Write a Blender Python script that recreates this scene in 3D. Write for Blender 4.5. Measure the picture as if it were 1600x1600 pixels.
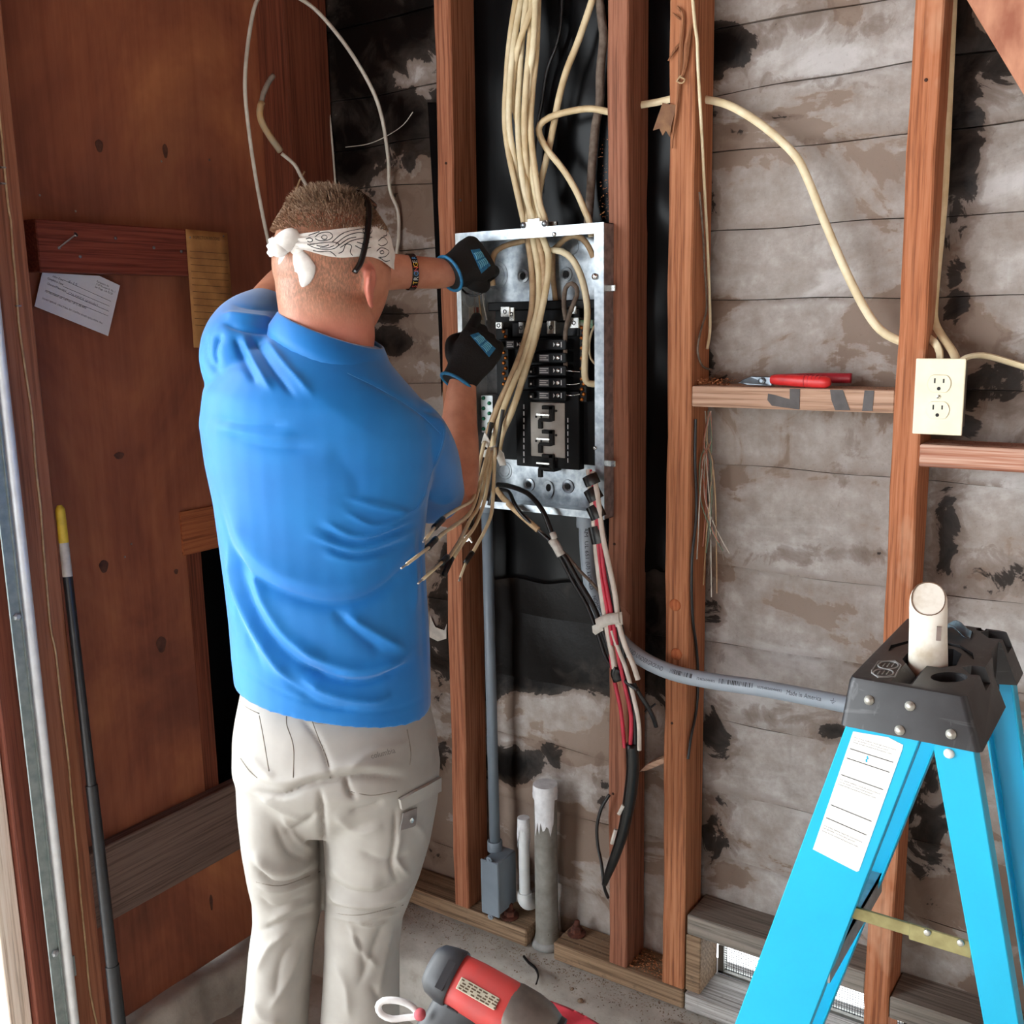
import bpy, bmesh, math, random
import numpy as np
from mathutils import Vector, Matrix
random.seed(7); rng = np.random.default_rng(7)
SC = bpy.context.scene
COL = SC.collection
for o in list(bpy.data.objects): bpy.data.objects.remove(o)

# ---------------------------------------------------------------- camera
# world: X along the back wall, Y into the back wall, Z up (metres)
F_PX = 1600.0
PITCH, ROLL, YAW = math.radians(10.73), math.radians(-1.11), math.radians(34.13)
CAM = np.array([0.0, 0.0, 1.395])
_h = np.array([-math.sin(YAW), math.cos(YAW), 0.0]); _up = np.array([0, 0, 1.0]); _r = np.cross(_h, _up)
FW = _h*math.cos(PITCH) - _up*math.sin(PITCH); _U = np.cross(_r, FW)
RT = _r*math.cos(ROLL) + _U*math.sin(ROLL); UP = -_r*math.sin(ROLL) + _U*math.cos(ROLL)
HD, RH = _h, _r                                   # horizontal heading / right of the view
cam_d = bpy.data.cameras.new('camera'); cam_o = bpy.data.objects.new('camera', cam_d); COL.objects.link(cam_o)
cam_d.sensor_width = 36.0; cam_d.sensor_fit = 'HORIZONTAL'; cam_d.lens = 36.0; cam_d.clip_start = 0.02
cam_o.matrix_world = Matrix(((RT[0], UP[0], -FW[0], CAM[0]), (RT[1], UP[1], -FW[1], CAM[1]), (RT[2], UP[2], -FW[2], CAM[2]), (0, 0, 0, 1)))
SC.camera = cam_o

# ---------------------------------------------------------------- light: bright overcast day through the open garage door
SC.view_settings.view_transform = 'Standard'; SC.view_settings.look = 'None'
SC.view_settings.gamma = 1.0; SC.view_settings.use_curve_mapping = False
SC.view_settings.exposure = 0.0
W = bpy.data.worlds.new('sky'); SC.world = W; W.use_nodes = True
wn = W.node_tree; bg = wn.nodes['Background']
bg.inputs[0].default_value = (0.90, 0.96, 1.0, 1); bg.inputs[1].default_value = 10.0
sun_d = bpy.data.lights.new('sun', 'SUN'); sun_o = bpy.data.objects.new('sun', sun_d); COL.objects.link(sun_o)
sun_d.energy = 3.0; sun_d.angle = math.radians(20); sun_d.color = (1.0, 0.97, 0.92)
sun_o.rotation_euler = (math.radians(12), math.radians(-38), 0)

# ---------------------------------------------------------------- pixel <-> place helpers (pixel of the 1600 frame onto a real plane)
def ray(px, py): return FW + RT*((px-800)/F_PX) - UP*((py-800)/F_PX)
def onY(px, py, Y): d = ray(px, py); return CAM + d*((Y-CAM[1])/d[1])
def onX(px, py, X): d = ray(px, py); return CAM + d*((X-CAM[0])/d[0])
def onZ(px, py, Z): d = ray(px, py); return CAM + d*((Z-CAM[2])/d[2])
def dep(px, py, z): return CAM + ray(px, py)*z
def proj(P):
    d = np.asarray(P, float)-CAM; z = d@FW
    return np.stack([800+F_PX*(d@RT)/z, 800-F_PX*(d@UP)/z, z], -1)

# ---------------------------------------------------------------- object helpers
WLOC = {}
def lin(c):
    c = [x/255.0 for x in c[:3]]
    return tuple(x/12.92 if x <= 0.04045 else ((x+0.055)/1.055)**2.4 for x in c) + (1.0,)
def tag(o, label=None, cat=None, group=None, kind=None):
    if label: o['label'] = label
    if cat: o['category'] = cat
    if group: o['group'] = group
    if kind: o['kind'] = kind
    return o
def thing(name, loc, label, cat, group=None):
    o = bpy.data.objects.new(name, None); COL.objects.link(o); o.empty_display_size = 0.02
    o.location = tuple(float(v) for v in loc); WLOC[o.name] = np.array(loc, float)
    return tag(o, label, cat, group)
def obj(name, geo, mat, parent=None, smooth=False, bevel=0.0, seg=1, autosmooth=None):
    v, f = geo
    v = np.asarray(v, float)
    off = WLOC.get(parent.name, np.zeros(3)) if parent is not None else np.zeros(3)
    me = bpy.data.meshes.new(name)
    me.from_pydata((v-off).tolist(), [], [tuple(int(i) for i in q) for q in f])
    me.validate(); me.update()
    bm = bmesh.new(); bm.from_mesh(me)
    bmesh.ops.recalc_face_normals(bm, faces=bm.faces)
    if bevel > 0:
        es = [e for e in bm.edges if len(e.link_faces) == 2 and e.calc_face_angle(0) > 0.5]
        bmesh.ops.bevel(bm, geom=es, offset=bevel, segments=seg, affect='EDGES', profile=0.6)
    bm.to_mesh(me); bm.free()
    if smooth:
        me.polygons.foreach_set('use_smooth', [True]*len(me.polygons))
        if autosmooth:
            me.set_sharp_from_angle(angle=math.radians(autosmooth))
    o = bpy.data.objects.new(name, me); COL.objects.link(o)
    if mat is not None: me.materials.append(mat)
    if parent is not None: o.parent = parent
    WLOC[o.name] = off.copy()
    return o
def join(*gs):
    V, Fc, n = [], [], 0
    for v, f in gs:
        v = np.asarray(v, float); V.append(v); Fc += [tuple(int(i)+n for i in q) for q in f]; n += len(v)
    return np.concatenate(V), Fc
def box(x0, x1, y0, y1, z0, z1):
    v = [(x0,y0,z0),(x1,y0,z0),(x1,y1,z0),(x0,y1,z0),(x0,y0,z1),(x1,y0,z1),(x1,y1,z1),(x0,y1,z1)]
    return np.array(v, float), [(0,3,2,1),(4,5,6,7),(0,1,5,4),(1,2,6,5),(2,3,7,6),(3,0,4,7)]
def obox(c, ax, ay, az):
    """box around c with half-extent vectors"""
    c, ax, ay, az = [np.asarray(q, float) for q in (c, ax, ay, az)]
    s = [(-1,-1,-1),(1,-1,-1),(1,1,-1),(-1,1,-1),(-1,-1,1),(1,-1,1),(1,1,1),(-1,1,1)]
    return np.array([c+a*ax+b*ay+d*az for a, b, d in s]), [(0,3,2,1),(4,5,6,7),(0,1,5,4),(1,2,6,5),(2,3,7,6),(3,0,4,7)]
def bar(a, b, w, t, up=(0,0,1)):
    """rectangular bar from a to b, w across, t along the 'up' side"""
    a, b = np.asarray(a, float), np.asarray(b, float); d = (b-a); L = np.linalg.norm(d); d /= L
    s = np.cross(d, up); s /= np.linalg.norm(s); u = np.cross(s, d)
    return obox((a+b)/2, d*L/2, s*w/2, u*t/2)
def unit(v): v = np.asarray(v, float); return v/np.linalg.norm(v)
def frames(P, ref=None):
    P = np.asarray(P, float); T = np.gradient(P, axis=0); T /= np.maximum(np.linalg.norm(T, axis=1), 1e-9)[:, None]
    n = np.asarray(ref if ref is not None else (0.31, -0.9, 0.29), float)
    N = []
    for t in T:
        n = n - t*(n@t)
        if np.linalg.norm(n) < 1e-6: n = np.cross(t, (0.3, 0.5, 0.8))
        n = n/np.linalg.norm(n); N.append(n)
    N = np.array(N); return T, N, np.cross(T, N)
def smoothline(pts, step=0.012):
    """Catmull-Rom through the points, resampled"""
    P = np.asarray(pts, float)
    if len(P) < 3:
        n = max(2, int(np.linalg.norm(P[1]-P[0])/step)); t = np.linspace(0, 1, n)[:, None]; return P[0]*(1-t)+P[1]*t
    E = np.vstack([2*P[0]-P[1], P, 2*P[-1]-P[-2]]); out = []
    for i in range(1, len(E)-2):
        n = max(2, int(np.linalg.norm(E[i+1][:3]-E[i][:3])/step)+1); t = np.linspace(0, 1, n, endpoint=False)[:, None]
        a, b, c, d = E[i-1], E[i], E[i+1], E[i+2]
        out.append(0.5*((2*b)+(-a+c)*t+(2*a-5*b+4*c-d)*t*t+(-a+3*b-3*c+d)*t**3))
    return np.vstack(out+[P[-1:]])
def tube(P, r, n=8, flat=1.0, ref=None, cap=True):
    """sweep; r scalar or array; flat squashes along the frame normal"""
    P = np.asarray(P, float); T, N, B = frames(P, ref); r = np.broadcast_to(np.asarray(r, float), (len(P),))
    a = np.linspace(0, 2*np.pi, n, endpoint=False)
    V = (P[:, None] + (N[:, None]*np.cos(a)[None, :, None]*flat + B[:, None]*np.sin(a)[None, :, None])*r[:, None, None]).reshape(-1, 3)
    Fc = [(i*n+j, i*n+(j+1) % n, (i+1)*n+(j+1) % n, (i+1)*n+j) for i in range(len(P)-1) for j in range(n)]
    if cap: Fc += [tuple(range(n))[::-1], tuple((len(P)-1)*n+j for j in range(n))]
    return V, Fc
def cable(pts, r, n=8, step=0.012, **k): return tube(smoothline(pts, step), r, n, **k)
def lathe(prof, c, axis=(0,0,1), n=24):
    """prof [(radius, height)] about axis through c, closed with caps"""
    ax = unit(axis); s = np.cross(ax, (0.3, 0.9, 0.2)); s /= np.linalg.norm(s); t = np.cross(ax, s); c = np.asarray(c, float)
    a = np.linspace(0, 2*np.pi, n, endpoint=False)
    V = np.array([c + ax*h + (s*math.cos(q)+t*math.sin(q))*max(r, 1e-5) for r, h in prof for q in a])
    m = len(prof)
    Fc = [(i*n+j, i*n+(j+1) % n, (i+1)*n+(j+1) % n, (i+1)*n+j) for i in range(m-1) for j in range(n)]
    Fc += [tuple(range(n))[::-1], tuple((m-1)*n+j for j in range(n))]
    return V, Fc
def prism(poly, ext):
    """closed polygon (3-D, planar) extruded by vector"""
    P = np.asarray(poly, float); n = len(P); V = np.vstack([P, P+np.asarray(ext, float)])
    return V, [tuple(range(n))[::-1], tuple(range(n, 2*n))] + [(i, (i+1) % n, n+(i+1) % n, n+i) for i in range(n)]
def grid(fn, nu, nv, thick=None):
    """fn(u,v)->3D over the unit square; thick vector closes it into a slab"""
    u, v = np.meshgrid(np.linspace(0, 1, nu), np.linspace(0, 1, nv), indexing='ij')
    V = np.array([fn(a, b) for a, b in zip(u.ravel(), v.ravel())], float)
    Fc = [(i*nv+j, (i+1)*nv+j, (i+1)*nv+j+1, i*nv+j+1) for i in range(nu-1) for j in range(nv-1)]
    if thick is None: return V, Fc
    N = len(V); V2 = V+np.asarray(thick, float)
    F2 = [tuple(q+N for q in f[::-1]) for f in Fc]
    rim = [i*nv for i in range(nu)] + [(nu-1)*nv+j for j in range(1, nv)] + [i*nv+nv-1 for i in range(nu-2, -1, -1)] + [j for j in range(nv-2, 0, -1)]
    F3 = [(rim[k], rim[(k+1) % len(rim)], rim[(k+1) % len(rim)]+N, rim[k]+N) for k in range(len(rim))]
    return np.vstack([V, V2]), Fc+F2+F3
def loft(rings, cap=True):
    R = np.asarray(rings, float); m, n = R.shape[:2]
    Fc = [(i*n+j, i*n+(j+1) % n, (i+1)*n+(j+1) % n, (i+1)*n+j) for i in range(m-1) for j in range(n)]
    if cap: Fc += [tuple(range(n))[::-1], tuple((m-1)*n+j for j in range(n))]
    return R.reshape(-1, 3), Fc
def ring(c, a, b, n=32, p=2.0):
    """super-ellipse around c with half-axis vectors a, b"""
    t = np.linspace(0, 2*np.pi, n, endpoint=False); ct, st = np.cos(t), np.sin(t); e = 2.0/p
    return np.asarray(c) + np.asarray(a)*(np.sign(ct)*abs(ct)**e)[:, None] + np.asarray(b)*(np.sign(st)*abs(st)**e)[:, None]
def textgeo(s, size):
    """lettering as flat mesh in the xy plane, baseline at 0, height ~size"""
    cu = bpy.data.curves.new('lettering', 'FONT'); cu.body = s; cu.size = size; cu.resolution_u = 2
    to = bpy.data.objects.new('lettering', cu); COL.objects.link(to)
    me = to.to_mesh(depsgraph=None) if False else None
    dg = bpy.context.evaluated_depsgraph_get(); me = bpy.data.meshes.new_from_object(to.evaluated_get(dg))
    v = np.array([tuple(q.co) for q in me.vertices]).reshape(-1, 3); f = [tuple(p.vertices) for p in me.polygons]
    bpy.data.objects.remove(to); bpy.data.curves.remove(cu); bpy.data.meshes.remove(me)
    return v, f
def text(name, s, size, origin, xdir, ydir, mat, parent, lift=0.0006, fit=None):
    v, f = textgeo(s, size)
    x, y = unit(xdir), unit(ydir); nrm = np.cross(x, y); k = 1.0
    if fit: k = fit/max(v[:, 0].max(), 1e-6)
    V = np.asarray(origin) + x*v[:, :1]*k + y*v[:, 1:2] + nrm*lift
    return obj(name, (V, f), mat, parent)
def remesh(geo, voxel, smooth_it=0, smooth_f=0.5):
    me = bpy.data.meshes.new('tmp'); me.from_pydata(np.asarray(geo[0]).tolist(), [], [tuple(int(i) for i in q) for q in geo[1]])
    bm = bmesh.new(); bm.from_mesh(me); bmesh.ops.recalc_face_normals(bm, faces=bm.faces); bm.to_mesh(me); bm.free()
    o = bpy.data.objects.new('tmp', me); COL.objects.link(o)
    m = o.modifiers.new('r', 'REMESH'); m.mode = 'VOXEL'; m.voxel_size = voxel; m.use_smooth_shade = True
    if smooth_it:
        s = o.modifiers.new('s', 'SMOOTH'); s.iterations = smooth_it; s.factor = smooth_f
    dg = bpy.context.evaluated_depsgraph_get(); me2 = bpy.data.meshes.new_from_object(o.evaluated_get(dg))
    v = np.empty(len(me2.vertices)*3); me2.vertices.foreach_get('co', v)
    nr = np.empty(len(me2.vertices)*3); me2.vertices.foreach_get('normal', nr)
    f = [tuple(p.vertices) for p in me2.polygons]
    bpy.data.objects.remove(o); bpy.data.meshes.remove(me); bpy.data.meshes.remove(me2)
    return v.reshape(-1, 3), f, nr.reshape(-1, 3)
def copy_tree(o, shift, parent=None):
    c = o.copy(); COL.objects.link(c); c.parent = parent
    if parent is None: c.location = Vector(o.location)+Vector([float(q) for q in shift])
    for ch in o.children: copy_tree(ch, (0,0,0), c)
    return c

# ---------------------------------------------------------------- materials
MATS = {}
def newmat(name):
    m = bpy.data.materials.new(name); m.use_nodes = True; nt = m.node_tree
    for n in list(nt.nodes): nt.nodes.remove(n)
    out = nt.nodes.new('ShaderNodeOutputMaterial'); b = nt.nodes.new('ShaderNodeBsdfPrincipled')
    nt.links.new(b.outputs[0], out.inputs[0]); MATS[name] = m
    return m, nt, b
def nd(nt, typ, **k):
    n = nt.nodes.new('ShaderNode'+typ)
    for a, v in k.items():
        if a.startswith('i_'):
            key = a[2:]; n.inputs[int(key) if key.isdigit() else key].default_value = v
        else: setattr(n, a, v)
    return n
def noise(nt, scale, stretch=(1,1,1), detail=4, rough=0.55, off=(0,0,0), dist=0.0):
    tc = nd(nt, 'TexCoord'); mp = nd(nt, 'Mapping'); mp.inputs['Scale'].default_value = stretch; mp.inputs['Location'].default_value = off
    n = nd(nt, 'TexNoise'); n.inputs['Scale'].default_value = scale; n.inputs['Detail'].default_value = detail; n.inputs['Roughness'].default_value = rough
    n.inputs['Distortion'].default_value = dist
    nt.links.new(tc.outputs['Object'], mp.inputs[0]); nt.links.new(mp.outputs[0], n.inputs['Vector'])
    return n.outputs['Fac']
def ramp(nt, fac, stops, interp='LINEAR'):
    r = nd(nt, 'ValToRGB'); r.color_ramp.interpolation = interp; e = r.color_ramp.elements
    while len(e) > 1: e.remove(e[-1])
    e[0].position = stops[0][0]; e[0].color = stops[0][1] if len(stops[0][1]) == 4 else lin(stops[0][1])
    for p, c in stops[1:]:
        q = e.new(p); q.color = c if len(c) == 4 else lin(c)
    nt.links.new(fac, r.inputs[0]); return r.outputs[0]
def mix(nt, fac, a, b, typ='MIX'):
    m = nd(nt, 'MixRGB', blend_type=typ)
    for i, q in ((0, fac), (1, a), (2, b)):
        if hasattr(q, 'is_linked') or hasattr(q, 'links'): nt.links.new(q, m.inputs[i])
        else: m.inputs[i].default_value = q if not isinstance(q, (tuple, list)) else (q if len(q) == 4 else lin(q))
    return m.outputs[0]
def bumpn(nt, b, h, strength, dist=0.002):
    n = nd(nt, 'Bump'); n.inputs['Strength'].default_value = strength; n.inputs['Distance'].default_value = dist
    nt.links.new(h, n.inputs['Height']); nt.links.new(n.outputs[0], b.inputs['Normal'])
def plain(name, c, rough=0.5, metal=0.0, c2=None, scale=40, stretch=(1,1,1), bump=0.0, spec=0.5, lo=0.35, hi=0.65, sub=0.0):
    if name in MATS: return MATS[name]
    m, nt, b = newmat(name); b.inputs['Roughness'].default_value = rough; b.inputs['Metallic'].default_value = metal
    b.inputs['Specular IOR Level'].default_value = spec
    c2 = c2 or tuple(max(0, x*0.86) for x in c)
    f = noise(nt, scale, stretch)
    nt.links.new(ramp(nt, f, [(lo, c2), (hi, c)]), b.inputs['Base Color'])
    if bump: bumpn(nt, b, f, bump)
    if sub: b.inputs['Subsurface Weight'].default_value = sub; b.inputs['Subsurface Radius'].default_value = (0.01, 0.004, 0.002)
    return m
def wood(name, dark, midc, light, axis='Z', fine=190, rough=0.75, bump=0.35, blotch=None, seed=0.0, dirt=0.0):
    if name in MATS: return MATS[name]
    m, nt, b = newmat(name); b.inputs['Roughness'].default_value = rough; b.inputs['Specular IOR Level'].default_value = 0.25
    st = {'Z': (1,1,0.02), 'X': (0.02,1,1), 'Y': (1,0.02,1)}[axis]
    g1 = noise(nt, fine, st, 4, 0.7, (seed, seed, seed)); st2 = tuple(0.12 if q < 0.1 else 1 for q in st)
    g2 = noise(nt, 9, st2, 4, 0.6, (seed+3, seed, seed), 0.6)
    tc = nd(nt, 'TexCoord'); mp = nd(nt, 'Mapping'); mp.inputs['Scale'].default_value = tuple(0.18 if q < 0.1 else 1 for q in st); mp.inputs['Location'].default_value = (seed, seed*.7, seed)
    wv = nd(nt, 'TexWave', wave_type='RINGS', rings_direction={'Z': 'Z', 'X': 'X', 'Y': 'Y'}[axis]); wv.inputs['Scale'].default_value = 38; wv.inputs['Distortion'].default_value = 5.0; wv.inputs['Detail'].default_value = 2; wv.inputs['Detail Scale'].default_value = 0.7
    nt.links.new(tc.outputs['Object'], mp.inputs[0]); nt.links.new(mp.outputs[0], wv.inputs['Vector'])
    dk2 = tuple(x*.72 for x in dark); c1 = ramp(nt, g1, [(0.38, dk2), (0.48, midc), (0.60, light)])
    c2 = ramp(nt, g2, [(0.3, dark), (0.55, midc), (0.75, light)])
    c3 = ramp(nt, wv.outputs['Fac'], [(0.15, dark), (0.5, midc), (0.9, light)])
    c = mix(nt, 0.15, mix(nt, 0.38, c1, c2), c3)
    if blotch is not None:
        bl = noise(nt, 5, (1,1,0.5), 5, 0.6, (seed+7, 2, seed)); mk = ramp(nt, bl, [(0.52, (0,0,0)), (0.66, (255,255,255))])
        c = mix(nt, mk, c, blotch)
    if dirt:
        sp = noise(nt, 60, (1,1,1), 5, 0.7, (seed, 9, 1)); mk = ramp(nt, sp, [(0.58, (0,0,0)), (0.72, (int(255*dirt),)*3)])
        c = mix(nt, mk, c, (70, 62, 55))
    nt.links.new(c, b.inputs['Base Color']); bumpn(nt, b, g1, bump, 0.001)
    return m
# ================================================================ SETTING
YF, YS = 1.735, 1.827          # front of the studs / face of the boards behind them
XP, XL = -1.800, -1.712        # plywood of the left wall / inner face of its framing
ZFLOOR = -0.17
# --- materials
M_wallwood = {}
def studmat(k, seed, base=((128,62,38),(160,84,52),(186,108,70))):
    return wood('fir_%s' % k, *base, axis='Z', seed=seed, dirt=0.35)
m_fir_a = studmat('a', 1.3, ((122,70,48),(154,96,68),(178,122,92)))
m_fir_b = studmat('b', 4.1, ((116,72,54),(146,94,72),(168,116,92)))
m_fir_c = studmat('c', 7.7, ((128,74,48),(164,104,70),(188,130,94)))
m_fir_d = wood('fir_d', (134,74,46), (170,104,68), (190,128,94), axis='Z', seed=2.2, blotch=(205,160,130), dirt=0.3)
m_block = wood('block_pale', (150,112,90), (182,146,122), (200,168,146), axis='X', seed=5.0)
m_block2 = wood('block_red', (130,66,48), (176,120,96), (224,196,176), axis='X', seed=8.4, fine=90)
m_plate = wood('plate_dirty', (96,76,58), (136,110,86), (164,138,112), axis='X', seed=3.1, dirt=0.8)
m_platew = wood('plate_painted', (120,112,106), (176,172,168), (206,204,202), axis='X', seed=9.1, dirt=0.6)
m_grayblk = wood('block_grey', (104,96,88), (130,121,112), (152,142,131), axis='X', seed=6.1, dirt=0.4)
m_brace = plain('brace_redwood', (196,138,108), 0.7, 0, (150,88,64), 26, stretch=(1,1,.45), bump=0.1)
m_post = wood('post_brown', (84,42,28), (110,58,40), (130,72,52), axis='Z', seed=15.0)
m_jamb = wood('jamb_brown', (126,78,58), (148,94,70), (164,110,84), axis='Z', seed=17.0, bump=0.15, fine=120)
m_jambdk = wood('jamb_dark', (88,44,34), (112,60,46), (130,74,58), axis='Z', seed=18.0)
m_trimw = wood('trim_whitewash', (196,176,158), (222,208,194), (236,228,220), axis='Z', seed=19.0, bump=0.1)
m_dkbrd = wood('board_redbrown', (84,38,28), (112,52,40), (138,72,56), axis='Y', seed=21.0)
m_greybrd = wood('board_greybrown', (92,74,66), (112,92,84), (128,108,98), axis='Y', seed=23.0, bump=0.1)
m_black = plain('tar_black', (14,14,16), 0.3, 0, (8,8,9), 12, bump=0.25)

def m_plywood():
    m, nt, b = newmat('plywood_stained'); b.inputs['Roughness'].default_value = 0.62; b.inputs['Specular IOR Level'].default_value = 0.3
    g = noise(nt, 70, (1,1,0.04), 3, 0.6); bl = noise(nt, 3.2, (1,1,0.6), 5, 0.62, (2,0,1), 0.5); fi = noise(nt, 14, (1,1,1), 6, 0.7, (5,1,0))
    c = ramp(nt, bl, [(0.28, (92,50,38)), (0.44, (130,72,52)), (0.54, (154,90,62)), (0.68, (182,116,76))])
    c = mix(nt, 0.22, c, ramp(nt, g, [(0.3, (98,52,40)), (0.7, (172,112,84))]))
    c = mix(nt, ramp(nt, fi, [(0.6, (0,0,0)), (0.75, (90,90,90))]), c, (72,40,34))
    k = noise(nt, 2.1, (1,1,1), 3, 0.5, (9,4,3)); c = mix(nt, ramp(nt, k, [(0.52, (0,0,0)), (0.66, (150,150,150))]), c, (88,54,50))
    nt.links.new(c, b.inputs['Base Color']); bumpn(nt, b, g, 0.08, 0.001); return m
m_ply = m_plywood()
def m_paper():
    m, nt, b = newmat('aged_building_paper'); b.inputs['Roughness'].default_value = 0.7; b.inputs['Specular IOR Level'].default_value = 0.1
    def add(x, y, k=1.0, c=0.0):
        q = nd(nt, 'Math', operation='MULTIPLY_ADD'); q.inputs[1].default_value = k; q.inputs[2].default_value = c; nt.links.new(y, q.inputs[0])
        a = nd(nt, 'Math', operation='ADD'); nt.links.new(x, a.inputs[0]); nt.links.new(q.outputs[0], a.inputs[1]); return a.outputs[0]
    big = noise(nt, 4.2, (.7,1,1.25), 9, 0.60, (1,2,3), 0.8); mid = noise(nt, 24, (1,1,1), 8, 0.68, (4,0,2)); dr = noise(nt, 34, (1,1,0.04), 4, 0.6, (0,7,1)); fine = noise(nt, 190, (1,1,1), 4, 0.65); soft = noise(nt, 2.4, (1,1,1), 4, 0.5, (6,6,1))
    pale_at = nd(nt, 'Attribute', attribute_name='pale').outputs['Fac']; tar_at = nd(nt, 'Attribute', attribute_name='tar').outputs['Fac']; seam_at = nd(nt, 'Attribute', attribute_name='seam').outputs['Fac']
    lvl = add(add(big, dr, 0.10, -0.05), pale_at, 0.6)
    brown = ramp(nt, soft, [(0.35, (116,98,86)), (0.65, (140,125,114))]); grey = ramp(nt, mid, [(0.32, (142,134,128)), (0.5, (160,153,148)), (0.68, (180,175,172))])
    c = mix(nt, ramp(nt, lvl, [(0.455, (0,0,0)), (0.475, (200,200,200)), (0.60, (255,255,255))]), brown, grey)
    c = mix(nt, ramp(nt, lvl, [(0.60, (0,0,0)), (0.625, (120,120,120)), (0.70, (220,220,220))]), c, (190,187,186))
    c = mix(nt, ramp(nt, lvl, [(0.448, (0,0,0)), (0.462, (90,90,90)), (0.476, (0,0,0))]), c, (206,200,192))
    sm_ = nd(nt, 'Math', operation='MULTIPLY'); nt.links.new(seam_at, sm_.inputs[0]); nt.links.new(ramp(nt, mid, [(0.42, (30,30,30)), (0.56, (255,255,255))]), sm_.inputs[1])
    c = mix(nt, sm_.outputs[0], c, (98,80,68))
    c = mix(nt, ramp(nt, dr, [(0.57, (0,0,0)), (0.66, (95,95,95)), (0.74, (150,150,150))]), c, (112,98,88))
    c = mix(nt, ramp(nt, fine, [(0.60, (0,0,0)), (0.72, (140,140,140))]), c, (88,76,68))
    n2 = noise(nt, 15, (1,1,1.0), 7, 0.62, (3,3,8), 0.9); a = add(tar_at, n2, 1.15, -0.575)
    c = mix(nt, ramp(nt, a, [(0.30, (0,0,0)), (0.345, (150,150,150)), (0.46, (200,200,200))]), c, (100,82,70))
    c = mix(nt, ramp(nt, a, [(0.50, (0,0,0)), (0.535, (235,235,235)), (0.9, (255,255,255))]), c, (15,12,11))
    nt.links.new(c, b.inputs['Base Color'])
    nt.links.new(ramp(nt, a, [(0.5, (190,190,190)), (0.6, (150,150,150))]), b.inputs['Roughness'])
    bumpn(nt, b, mid, 0.3, 0.004); return m
m_pap = m_paper()
def m_concrete():
    m, nt, b = newmat('concrete'); b.inputs['Roughness'].default_value = 0.85
    f1 = noise(nt, 7, (1,1,1), 6, 0.65); f2 = noise(nt, 90, (1,1,1), 4, 0.7, (3,0,0)); f3 = noise(nt, 28, (1,1,1), 5, 0.7, (8,1,0))
    c = ramp(nt, f1, [(0.3, (150,145,136)), (0.55, (180,175,166)), (0.75, (198,194,186))])
    c = mix(nt, ramp(nt, f2, [(0.6, (0,0,0)), (0.75, (160,160,160))]), c, (108,96,82))
    c = mix(nt, ramp(nt, f3, [(0.55, (0,0,0)), (0.7, (150,150,150))]), c, (130,114,96))
    nt.links.new(c, b.inputs['Base Color']); bumpn(nt, b, f3, 0.4, 0.004); return m
m_conc = m_concrete()
m_mesh = plain('screen_wire', (96,98,100), 0.4, 0.9)

# --- ground, floor, curbs
obj('driveway', box(-14, -1.95, -9, 9, -0.30, -0.20), plain('driveway_concrete', (214,212,206), 0.9, c2=(190,188,182), scale=3)); tag(bpy.data.objects['driveway'], kind='structure')
fl = obj('floor', grid(lambda u, v: (-1.9+u*5.4, -4.0+v*5.9, ZFLOOR+0.004*math.sin(u*31)*math.sin(v*23)), 60, 60, (0,0,-0.1)), m_conc, smooth=True); tag(fl, kind='structure')
# curb of the back wall: rough dirty ledge the sill sits on, sloping front
def curb_back(u, v):
    x = -1.9+u*3.6; prof = [(1.93, 0.0), (1.735, 0.0), (1.66, -0.008), (1.60, -0.03), (1.575, -0.10), (1.56, -0.18)]
    k = v*(len(prof)-1); i = min(int(k), len(prof)-2); t = k-i
    y = prof[i][0]*(1-t)+prof[i+1][0]*t; z = prof[i][1]*(1-t)+prof[i+1][1]*t
    j = 0.008*math.sin(x*17+v*5)+0.006*math.sin(x*41+1)+0.004*math.sin(x*77+v*9)
    if v > 0.35: y += j*1.2; z += j*0.5
    return (x, y, z - (0.004 if v > 0.15 else 0.001))
cb = obj('trim_1', grid(curb_back, 160, 26), m_conc, smooth=True); tag(cb, 'rough concrete curb under the back wall sill', kind='structure')
cl = obj('trim_2', grid(lambda u, v: (-1.93+(0.175+0.006*math.sin(u*37)+0.004*math.sin(u*91))*min(1, v*1.6)+max(0, v-0.6)*0.05, 0.86+u*1.0, -0.062+0.004*math.sin(u*20)-max(0, v-0.625)*0.32), 60, 14), m_conc, smooth=True)
tag(cl, 'concrete stem wall below the plywood wall', kind='structure')

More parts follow.
